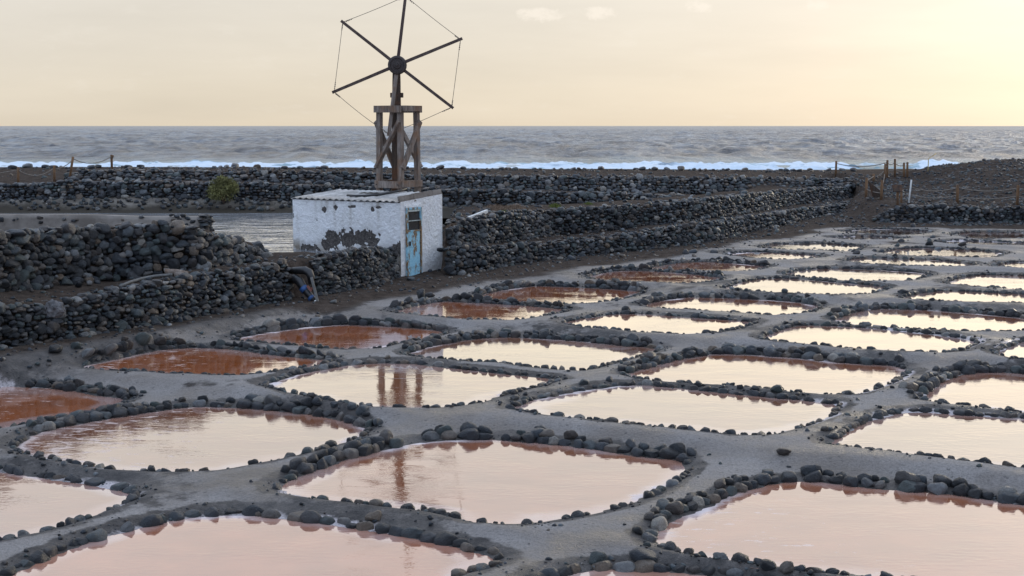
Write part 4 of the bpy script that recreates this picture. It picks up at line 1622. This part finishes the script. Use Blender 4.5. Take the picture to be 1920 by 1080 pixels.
# ------------------------------------------------------------------ reservoir mortar wall with embedded stones
Yc0 = 38.0
x_end = at_y(390, 405, Yc0).x
ztc0 = at_y(0, 402, Yc0).z; ztc1 = at_y(390, 407, Yc0).z
mw = empty('mortar_wall', (x_end - 3, Yc0, 1.0), 'low grey mortar wall with a few embedded stones and a ragged stone end, beside the reservoir', 'wall', 'reservoir walls')
V, F = [], []
n1_, n2_ = 160, 18
xs_ = np.linspace(-24, x_end, n1_)
secs = []
for i, x in enumerate(xs_):
    zt = np.interp(x, [at_y(0, 402, Yc0).x, x_end], [ztc0, ztc1]) + .03 * float(fbm(np.array([x * .9]), np.array([0.]), 4, 3)[0])
    col = [(x, Yc0 + .02 * float(vnoise(np.array([x * 3]), np.array([z * 3]))[0]), z) for z in np.linspace(.4, zt, n2_)] + [(x, Yc0 + .45, zt), (x, Yc0 + .5, .4)]
    secs.append(col)
m_ = len(secs[0])
for c in secs: V += c
for i in range(n1_ - 1):
    for j in range(m_ - 1):
        F.append((i * m_ + j, (i + 1) * m_ + j, (i + 1) * m_ + j + 1, i * m_ + j + 1))
F.append(tuple(range((n1_ - 1) * m_, n1_ * m_)))
mesh_obj('mortar_face', V, F, M['concrete'], mw, True)
sp = []
for (px, py, w, h) in ((120, 411, 7, 6), (127, 420, 7, 4), (138, 414, 9, 5), (145, 412, 6, 4), (75, 408, 12, 6), (77, 417, 8, 5), (33, 410, 4, 5), (27, 412, 4, 4), (2, 412, 10, 10), (266, 407, 12, 5), (322, 403, 9, 5), (332, 405, 10, 6), (343, 404, 10, 6),
                      (325, 412, 9, 5), (337, 411, 9, 4), (323, 420, 8, 8), (333, 421, 12, 9), (352, 409, 11, 7), (361, 416, 14, 7), (350, 421, 9, 6), (300, 414, 7, 4), (312, 424, 8, 5), (345, 428, 10, 5), (362, 425, 10, 5), (230, 412, 6, 4), (195, 420, 7, 4)):
    p = at_y(px, py, Yc0 + .01)
    k_ = Yc0 / FPX
    sp.append((p, (w * k_ * 1.1, .14, h * k_ * 1.1), (rng.gauss(0, .1), rng.gauss(0, .1), rng.gauss(0, .15))))
for r in range(7):
    for c_ in range(3):
        p = at_y(378 + c_ * 7 + rng.uniform(-2, 2) + r * .4, 405 + r * 5, Yc0 + .1 * c_)
        sp.append((p, (.24 * rng.uniform(.7, 1.2), .28, .11 * rng.uniform(.8, 1.2)), (rng.gauss(0, .1), rng.gauss(0, .1), rng.gauss(0, .3))))
place_stones(mw, sp)
# mortared footing of the far bank
ft = empty('mortar_footing', (-12, YE - 1.5, 1.0), 'brown mortared footing with dark pebbles under the far reservoir wall', 'footing', 'reservoir walls')
xs_ = np.linspace(-30, -1.0, 240)
V, F = [], []
prof = [(-2.35, -.35), (-1.6, .02), (-.9, .30), (-.35, .62), (-.08, .95)]
for (dy, f) in prof:
    for x in xs_:
        z0, z1 = ZR - .06, np.interp(x, W_E[:, 0], W_E[:, 2]) + .06
        nz = float(fbm(np.array([x * .8]), np.array([dy * 2]), 6, 3)[0])
        V.append((x, YE + dy + .10 * nz, z0 + (z1 - z0) * f + .05 * nz))
n_ = len(xs_)
for r in range(len(prof) - 1):
    for i in range(n_ - 1):
        F.append((r * n_ + i, r * n_ + i + 1, (r + 1) * n_ + i + 1, (r + 1) * n_ + i))
mesh_obj('mortar_face', V, F, M['footing'], ft, True)
sp = []
for _ in range(290):
    x = rng.uniform(-23, -5.5)
    f = rng.uniform(.22, .98)
    z0, z1 = ZR, np.interp(x, W_E[:, 0], W_E[:, 2]) + .06
    dy = np.interp(f, [p[1] for p in prof], [p[0] for p in prof])
    g = rng.uniform(.10, .24)
    sp.append((Vector((x, YE + dy - .06, z0 + (z1 - z0) * f)), (g, g * .6, g * .8), (rng.gauss(.5, .2), rng.gauss(0, .3), rng.gauss(0, .4))))
place_stones(ft, sp, 300)

# ------------------------------------------------------------------ beach boulders against the surf
bl = []
x = -30.0
bx = -60
while bx < 1800:
    w = rng.lognormvariate(2.2, .4)
    w = min(max(w, 5), 18)
    yb_ = np.interp(bx, [0, 475, 836, 1340, 1616, 1800], [312.5, 314, 317, 318.5, 320, 322])
    if not (1590 < bx):
        bl.append((bx, yb_, w))
    bx += w * rng.choice((.8, .95, 1.1, 1.4, 2.5))
for (bx, yb_, w) in [(b, y, w) for b, y, w in bl] + [(52, 313, 18), (240, 309, 19), (263, 310, 16), (440, 313, 22), (1500, 321, 14), (1580, 323, 12), (1600, 324, 16)]:
    p = at_y(bx, yb_, float(yc((bx - 960) * 73 / FPX)) + 1.0 + rng.uniform(-1, 1.2))
    zg = float(terrain([p.x], [p.y])[0])
    s = w * p.y / FPX
    o = link(bpy.data.objects.new('boulder', rng.choice(STONES)))
    o.location = (p.x, p.y, zg + s * .12)
    o.scale = (s * .5, s * .42, s * rng.uniform(.22, .34))
    o.rotation_euler = (rng.gauss(0, .2), rng.gauss(0, .2), rng.uniform(0, 6))
    tag(o, 'dark rounded boulder on the beach crest in front of the surf', 'boulder', 'boulders along the beach crest')

# gravel and rubble of the mound on the right
def scatter_mass(name, n, region, smin_, smax_, mat_rnd=(0, 1)):
    pts, k = [], 0
    while len(pts) < n and k < n * 30:
        k += 1
        p = region()
        if in_view((p[0], p[1], 2.0), 120): pts.append(p)
    zz = z_at(pts)
    V, F, Aa = [], [], []
    base = 0
    for (x, y), z in zip(pts, zz):
        g = smin_ * (smax_ / smin_) ** (rng.random() ** 2.2)
        v, f = MASS[rng.randrange(len(MASS))]
        m = np.array(Euler((rng.gauss(0, .4), rng.gauss(0, .4), rng.uniform(0, 6))).to_matrix())
        V.append((v * np.array((g * .6, g * .5, g * .36))) @ m.T + np.array((x, y, z + g * .08)))
        F.append(f + base); Aa.append(np.full(len(v), rng.uniform(*mat_rnd))); base += len(v)
    V = np.concatenate(V); F = np.concatenate(F)
    me = bpy.data.meshes.new(name)
    me.from_pydata(V.tolist(), [], F.tolist())
    me.polygons.foreach_set('use_smooth', [True] * len(me.polygons))
    me.materials.append(M['stone_mass'])
    set_attr(me, 'rnd', np.concatenate(Aa))
    return tag(link(bpy.data.objects.new(name, me)), kind='stuff')

def near_rim():
    q = rng.choice(pans)
    i = rng.randrange(len(q['poly']))
    a, b2 = q['poly'][i], q['poly'][(i + 1) % len(q['poly'])]
    t = (b2 - a) / (np.linalg.norm(b2 - a) + 1e-9)
    p_ = a + (b2 - a) * rng.random() + np.array([t[1], -t[0]]) * (.10 + abs(rng.gauss(0, .16)))
    return (float(p_[0]), float(p_[1]))


scatter_mass('pebbles', 5200, near_rim, .018, .085, (.0, .95))
scatter_mass('mound_rubble', 3600, lambda: (rng.uniform(16.5, 30), rng.uniform(55.5, 71)), .045, .19, (0.3, .9))
scatter_mass('gap_rubble', 700, lambda: (rng.uniform(12.8, 18), rng.uniform(55, 70)), .04, .20, (0.2, .9))
scatter_mass('beach_gravel', 900, lambda: (lambda x: (x, float(yf(x)) + rng.uniform(.8, 9)))(rng.uniform(-28, 17.5)), .05, .22)
scatter_mass('shelf_gravel', 900, lambda: (lambda x: (x, float(low_y(x)) + rng.uniform(.4, 2.6)))(rng.uniform(-12, 15.5)), .03, .14)
scatter_mass('path_gravel', 1500, lambda: (lambda x: (x, float(low_y(x)) - rng.uniform(.05, 2.4) ** 1.4))(rng.uniform(-11, 16)), .02, .12)
scatter_mass('bank_rubble', 700, lambda: (rng.uniform(-3, 16) if rng.random() < .75 else rng.uniform(-3, 1), rng.uniform(43, 59.5)), .05, .28)

# ------------------------------------------------------------------ shrub behind the reservoir
def leaf_clump(bm, c, r, n, leaf, flat=1.0):
    for _ in range(n):
        while True:
            d = Vector((rng.uniform(-1, 1), rng.uniform(-1, 1), rng.uniform(-1, 1)))
            if .45 < d.length < 1: break
        lump = 1 + .42 * mnoise.noise(d * 2.3 + Vector((4, 1, 7)))
        p = Vector(c) + Vector((d.x * r[0], d.y * r[1], d.z * r[2])) * lump
        out = (d + Vector((rng.gauss(0, .6), rng.gauss(0, .6), rng.gauss(.25, .6)))).normalized()
        side = out.cross(Vector((rng.gauss(0, 1), rng.gauss(0, 1), rng.gauss(0, 1)))).normalized()
        l = leaf * rng.uniform(.6, 1.4)
        vs = [bm.verts.new(p), bm.verts.new(p + out * l * .5 + side * l * .22), bm.verts.new(p + out * l), bm.verts.new(p + out * l * .5 - side * l * .22)]
        bm.faces.new(vs)

sb = at_y(419, 377, YE - .7)
shrub = empty('shrub', (sb.x, sb.y, sb.z), 'round olive green shrub growing at the foot of the far wall by the reservoir', 'shrub')
bm = bmesh.new()
zc = at_y(419, 354, YE - .7).z
leaf_clump(bm, (sb.x, sb.y, zc), (.56, .48, .47), 2600, .085)
leaf_clump(bm, (sb.x + .36, sb.y, zc + .06), (.26, .3, .26), 600, .08)
leaf_clump(bm, (sb.x - .36, sb.y, zc - .1), (.27, .3, .30), 600, .08)
leaf_clump(bm, (sb.x + .02, sb.y, zc + .26), (.30, .3, .22), 500, .08)
bm_obj('crown', bm, M['leaf'], shrub)
bm = bmesh.new()
for k_ in range(7):
    a_ = k_ * .9
    add_tube(bm, [(sb.x, sb.y, sb.z - .1), (sb.x + .1 * math.cos(a_), sb.y + .1 * math.sin(a_), sb.z + .15), (sb.x + .32 * math.cos(a_), sb.y + .3 * math.sin(a_), zc + .1)], [.03, .02, .008], 6)
bm_obj('stem', bm, M['wood_dark'], shrub)

# dry and green grass tufts on the right berm
def tuft(name, px, py, wpx, hpx, mat, label, n=260):
    c = ground_at(px, py, 41, 60)
    k_ = c.y / FPX
    bm = bmesh.new()
    for _ in range(n):
        a = rng.gauss(0, .38)
        b = Vector((c.x + a * wpx * k_, c.y + rng.gauss(0, .2), 0))
        b.z = c.z - .02
        h = hpx * k_ * rng.uniform(.4, 1.1) * math.exp(-a * a * 2)
        tip = b + Vector((rng.gauss(0, .5) * h, rng.gauss(0, .4) * h, h))
        mid = b.lerp(tip, .55) + Vector((0, 0, h * .12))
        w = Vector((.008, .004, 0))
        v = [bm.verts.new(q) for q in (b - w, b + w, mid + w * .8, tip, mid - w * .8)]
        bm.faces.new(v)
    tag(bm_obj(name, bm, mat), label, 'grass tuft', 'tufts on the terrace berm')
tuft('grass_tuft', 930, 393, 40, 12, M['straw'], 'wide pinkish dry grass tuft nearest to the white pole right of the hut', 420)
tuft('grass_tuft', 966, 391, 34, 11, M['straw'], 'narrower dry grass tuft, second to the right of the white pole', 340)
tuft('grass_tuft', 1041, 388, 18, 9, M['green_tuft'], 'larger fresh green tuft on the terrace top right of the dry grass', 200)
tuft('grass_tuft', 946, 397, 8, 5, M['green_tuft'], 'tiny green sprout at the wall edge below the dry tufts', 70)
tuft('grass_tuft', 1103, 383, 14, 6, M['green_tuft'], 'faint small green tuft farthest right on the terrace top', 110)
tuft('grass_tuft', 852, 428, 26, 12, M['straw'], 'dry brown tuft close to the right wall of the hut', 300)

# ------------------------------------------------------------------ posts, ropes and signs
def post(bm, base, top, r):
    base, top = Vector(base), Vector(top)
    d = (top - base)
    add_tube(bm, [base - d.normalized() * .15, base + d * .5, top - d.normalized() * .012, top], [r, r * 1.0, r * .97, r * .8], 9)


def rope_fence(label, posts, ropes, r=.05, mat='wood_post'):
    p0 = posts[0][0]
    e = empty('rope_fence', tuple(p0), label, 'rope fence', 'rope fences of wooden posts')
    for (b, t) in posts:
        bm = bmesh.new()
        post(bm, b, t, r)
        bm_obj('post', bm, M[mat], e, True)
    for (a, b, s) in ropes:
        bm = bmesh.new()
        add_tube(bm, sag(a, b, s, 12), .019, 5)
        bm_obj('rope', bm, M['rope'], e, True)
    return e


def pp(xb, yb_, xt, yt, Y):
    b = at_y(xb, yb_, Y); t = at_y(xt, yt, Y)
    return (b, t)


P = [pp(34, 343, 34, 313, 61.2), pp(102, 339, 101.5, 310, 61.8), pp(130, 338, 137, 294, 62.2), pp(210, 320, 209, 290, 64.5)]
ro = [(at_y(-40, 331, 60.9), at_y(33, 319, 61.2), .0), (at_y(35, 319, 61.2), at_y(101, 315, 61.8), .28), (at_y(103, 316, 61.8), at_y(136, 300, 62.2), .1), (at_y(138, 298, 62.2), at_y(209, 293, 64.5), .25)]
rope_fence('rope fence of four wooden posts on the far left bank, one post leaning', P, ro, .055)
bm = bmesh.new()
c_ = at_y(210.5, 294, 64.45)
add_box(bm, c_, (.10, .10, .16), Euler((0, .3, 0)).to_matrix(), .01)
tag(bm_obj('marker_box', bm, M['wood_post']), 'small brown block tied near the top of the right post on the far left bank', 'block')

def pg(xb, yb_, xt, yt, Y0=50):
    b = ground_at(xb, yb_, Y0, 80)
    return (b, at_y(xt, yt, b.y))
pa = pg(1567, 333, 1568, 302); pb_ = pg(1658, 338, 1660, 307); pc = pg(1663, 333, 1664, 300); pd = pg(1678, 332, 1678, 298); pe = pg(1695, 332, 1695, 305); pf = pg(1701, 332, 1701.5, 304)
def near_top(p, d=.12): return p[1] + (p[0] - p[1]).normalized() * d
rope_fence('rope fence of six posts beside the gap to the beach, left of the mound', [pa, pb_, pc, pd, pe, pf],
           [(near_top(pa), near_top(pc), .18), (near_top(pc), near_top(pd, .15), .12), (near_top(pd, .2), near_top(pe), .08), (near_top(pc, .5), near_top(pd, .5), .06), (near_top(pd, .5), near_top(pe, .45), .05), (near_top(pb_), near_top(pc, .3), .03)], .055)
pg1 = pg(1638, 339, 1638, 326); ph = pg(1623.5, 369, 1625, 333); pi_ = pg(1652, 375, 1654, 338)
rope_fence('short rope fence of three orange brown posts at the end of the terrace walls', [pg1, ph, pi_],
           [(near_top(ph), near_top(pg1), .02), (near_top(pg1), near_top(pb_, .3), .1), (near_top(ph, .5), near_top(pi_, .55), .04), (near_top(pi_), near_top(pb_, .5), .2)], .06)
# brown panel leaning between the posts
Yp = (ph[0].y + pi_[0].y) / 2 - .1
q4 = [at_y(1627, 338, Yp + .3), at_y(1650, 357, Yp - .2), at_y(1652, 374, Yp - .2), at_y(1636, 370, Yp + .3)]
bm = bmesh.new()
vs = [bm.verts.new(v) for v in q4]; vs2 = [bm.verts.new(v + Vector((.02, .06, 0))) for v in q4]
bm.faces.new(vs); bm.faces.new(vs2[::-1])
for i in range(4): bm.faces.new((vs[i], vs[(i + 1) % 4], vs2[(i + 1) % 4], vs2[i]))
tag(bm_obj('panel', bm, M['wood_dark']), 'brown sloping panel fixed between the orange posts above the path end', 'panel')
# information board on two legs, seen from behind
j0 = pg(1683, 384, 1683, 352); k0 = pg(1690, 380, 1690, 357)
sg = empty('information_board', tuple(j0[0]), 'weathered brown information board on two posts beside the path', 'sign')
for (b, t) in (j0, k0):
    bm = bmesh.new(); post(bm, b, t, .05); bm_obj('post', bm, M['wood_post'], sg, True)
bm = bmesh.new()
c_ = at_y(1682.5, 353, j0[0].y - .06)
add_box(bm, c_, (.42, .05, .30), Euler((-.35, 0, .25)).to_matrix(), .006)
bm_obj('board', bm, M['wood_dark'], sg)
m0 = pg(1795, 382, 1795.5, 346); n0 = pg(1907, 385, 1909, 347); l0 = pg(1704, 380, 1709, 337); z0 = pg(2030, 392, 2030, 350)
rope_fence('rope fence of wooden posts with two ropes along the foot of the gravel mound', [m0, n0, z0],
           [(near_top(l0, .3), near_top(m0, .12), .16), (near_top(l0, .62), near_top(m0, .45), .12), (near_top(m0, .12), near_top(n0, .12), .14), (near_top(m0, .5), near_top(n0, .45), .10), (near_top(n0, .12), near_top(z0, .12), .14), (near_top(n0, .45), near_top(z0, .5), .1)], .06)
bm = bmesh.new(); post(bm, *l0, .035)
tag(bm_obj('pole', bm, M['white_pipe'], smooth=True), 'leaning white pole beside the path, left of the mound', 'pole')
yb0 = ground_at(1740, 321, 56, 85)
bm = bmesh.new()
add_tube(bm, [yb0, at_y(1741, 298, yb0.y), at_y(1755, 288, yb0.y)], .025, 6)
tag(bm_obj('pole', bm, M['yellow_pole'], smooth=True), 'thin yellow forked stick standing on top of the beach left of the mound', 'stick')
# white beam on the berm by the hut
bm = bmesh.new()
b0 = at_z(878, 411, W_G[1, 3]); b1 = at_y(913, 396, b0.y + 1.2)
add_bar(bm, b0 + Vector((0, 0, .02)), b1, .10, .07)
tag(bm_obj('beam', bm, M['white_pipe']), 'white weathered pole lying on the terrace top right of the hut', 'pole')
# curved pale pipe on the left terrace
bm = bmesh.new()
pts = []
for (x, y) in ((226, 541), (245, 533), (265, 527), (290, 522), (318, 519.5), (324, 519)):
    g_ = ground_at(x, y, 26, 40)
    pts.append(g_ + Vector((0, -.02, .05)))
add_tube(bm, pts, .035, 8)
tag(bm_obj('pipe', bm, M['grey_pipe'], smooth=True), 'pale curved pipe lying on the left terrace between the two walls', 'pipe')
# driftwood logs next to it
for (x, y, w, h, lab) in ((331, 518, .50, .15, 'pale weathered log lying on the left terrace beside the curved pipe'), (344, 525, .42, .13, 'second short log, tilted towards the pans below the pale one')):
    g_ = ground_at(x, y, 26, 42)
    bm = bmesh.new()
    a_ = .25 if w > .45 else -.5
    dv = Vector((math.cos(a_), math.sin(a_) * .5, -.12)) * w / 2
    add_tube(bm, [g_ - dv + Vector((0, 0, .07)), g_ + Vector((0, 0, .085)), g_ + dv + Vector((0, 0, .07))], [h * .45, h * .5, h * .4], 9)
    tag(bm_obj('log', bm, M['wood'], smooth=True), lab, 'log')
# black drain pipes at the break between the two left walls
YD = W_A[-1, 1] - .05
def dp_(x, y, dy=0): return at_y(x, y, YD + dy)
bm = bmesh.new()
add_tube(bm, [dp_(536, 507, .5), dp_(556, 507, .2), dp_(572, 507, .1), dp_(580, 511, .05), dp_(583, 520, 0), dp_(584, 532, 0)], [.07, .09, .10, .10, .09, .07], 10)
tag(bm_obj('pipe', bm, M['black_plastic'], smooth=True), 'upper black pipe bend poking out of the gap between the left walls', 'pipe')
dpipe = empty('drain_pipe', tuple(dp_(575, 545, -.1)), 'black drain pipe with blue bands slanting down below the left walls', 'drain pipe')
def tube_part(name, pts, r, mat):
    bm = bmesh.new(); add_tube(bm, pts, r, 10); bm_obj(name, bm, M[mat], dpipe, True)
tube_part('hose', [dp_(538, 525, .35), dp_(552, 522, .1), dp_(562, 528, 0), dp_(569, 540, -.08), dp_(580, 553, -.16), dp_(590, 566, -.24)], [.09, .11, .112, .10, .085, .075], 'black_plastic')
tube_part('blue_band', [dp_(567.5, 539, -.09), dp_(573, 545.5, -.12)], .106, 'blue_plastic')
tube_part('blue_band', [dp_(582, 557, -.19), dp_(585.5, 561, -.21)], .09, 'blue_plastic')
tube_part('white_end', [dp_(590, 566, -.25), dp_(593, 569, -.27)], .075, 'white_pipe')
bm = bmesh.new()
add_bar(bm, dp_(584, 520, -.12), dp_(596, 567, -.3), .06, .05)
tag(bm_obj('stick', bm, M['grey_pipe']), 'grey stick leaning beside the drain pipe with blue bands', 'stick')
bm = bmesh.new()
add_bar(bm, dp_(576, 536, -.2), dp_(584, 546, -.25), .05, .03)
add_bar(bm, dp_(580, 541, -.2), dp_(585, 541, -.25), .05, .03)
tag(bm_obj('strap', bm, M['red_plastic']), 'red strap end hanging beside the drain pipe', 'strap')
# pale salt-crusted lump in the lower left wall
bm = stone_verts(777, 3)
for v in bm.verts: v.co += v.co.normalized() * .30 * mnoise.noise(v.co * 3.5)
c_ = at_y(104, 579, W_A[2, 1] - .05)
bmesh.ops.transform(bm, matrix=Matrix.Translation(c_) @ Matrix.Diagonal((.19, .14, .16, 1)), verts=bm.verts)
tag(bm_obj('rock', bm, M['pale_rock'], smooth=False), 'pale crusted ragged rock lodged in the lower left wall', 'rock')
# boulders lying loose by the path in front of the hut
for (x, y, wpx, hpx, lab) in ((790, 553, 20, 20, 'round reddish boulder on the pan bank in front of the hut'), (806, 553, 20, 12, 'grey boulder right beside the reddish one in front of the hut'),
                              (770, 523, 15, 9, 'dark stone lying against the foot of the blue door'), (626, 566, 12, 8, 'blue grey stone on the path below the drain pipe'),
                              (103, 656, 26, 16, 'flat blue grey boulder on the bank left of the orange pan'), (143, 649, 18, 14, 'dark angular boulder behind the flat blue grey one'),
                              (1473, 781, 18, 10, 'lone small dark stone near the wet crossing of paths'), (1470, 846, 26, 15, 'pale beige boulder at the left start of the double stone row')):
    g_ = ground_at(x, y + hpx * .35, 12, 60)
    k_ = g_.y / FPX
    o = link(bpy.data.objects.new('boulder', rng.choice(STONES)))
    o.location = g_ + Vector((0, 0, hpx * k_ * .35)); o.scale = (wpx * k_ * .55, wpx * k_ * .45, hpx * k_ * .55)
    o.rotation_euler = (0, 0, rng.uniform(0, 3))
    tag(o, lab, 'boulder')
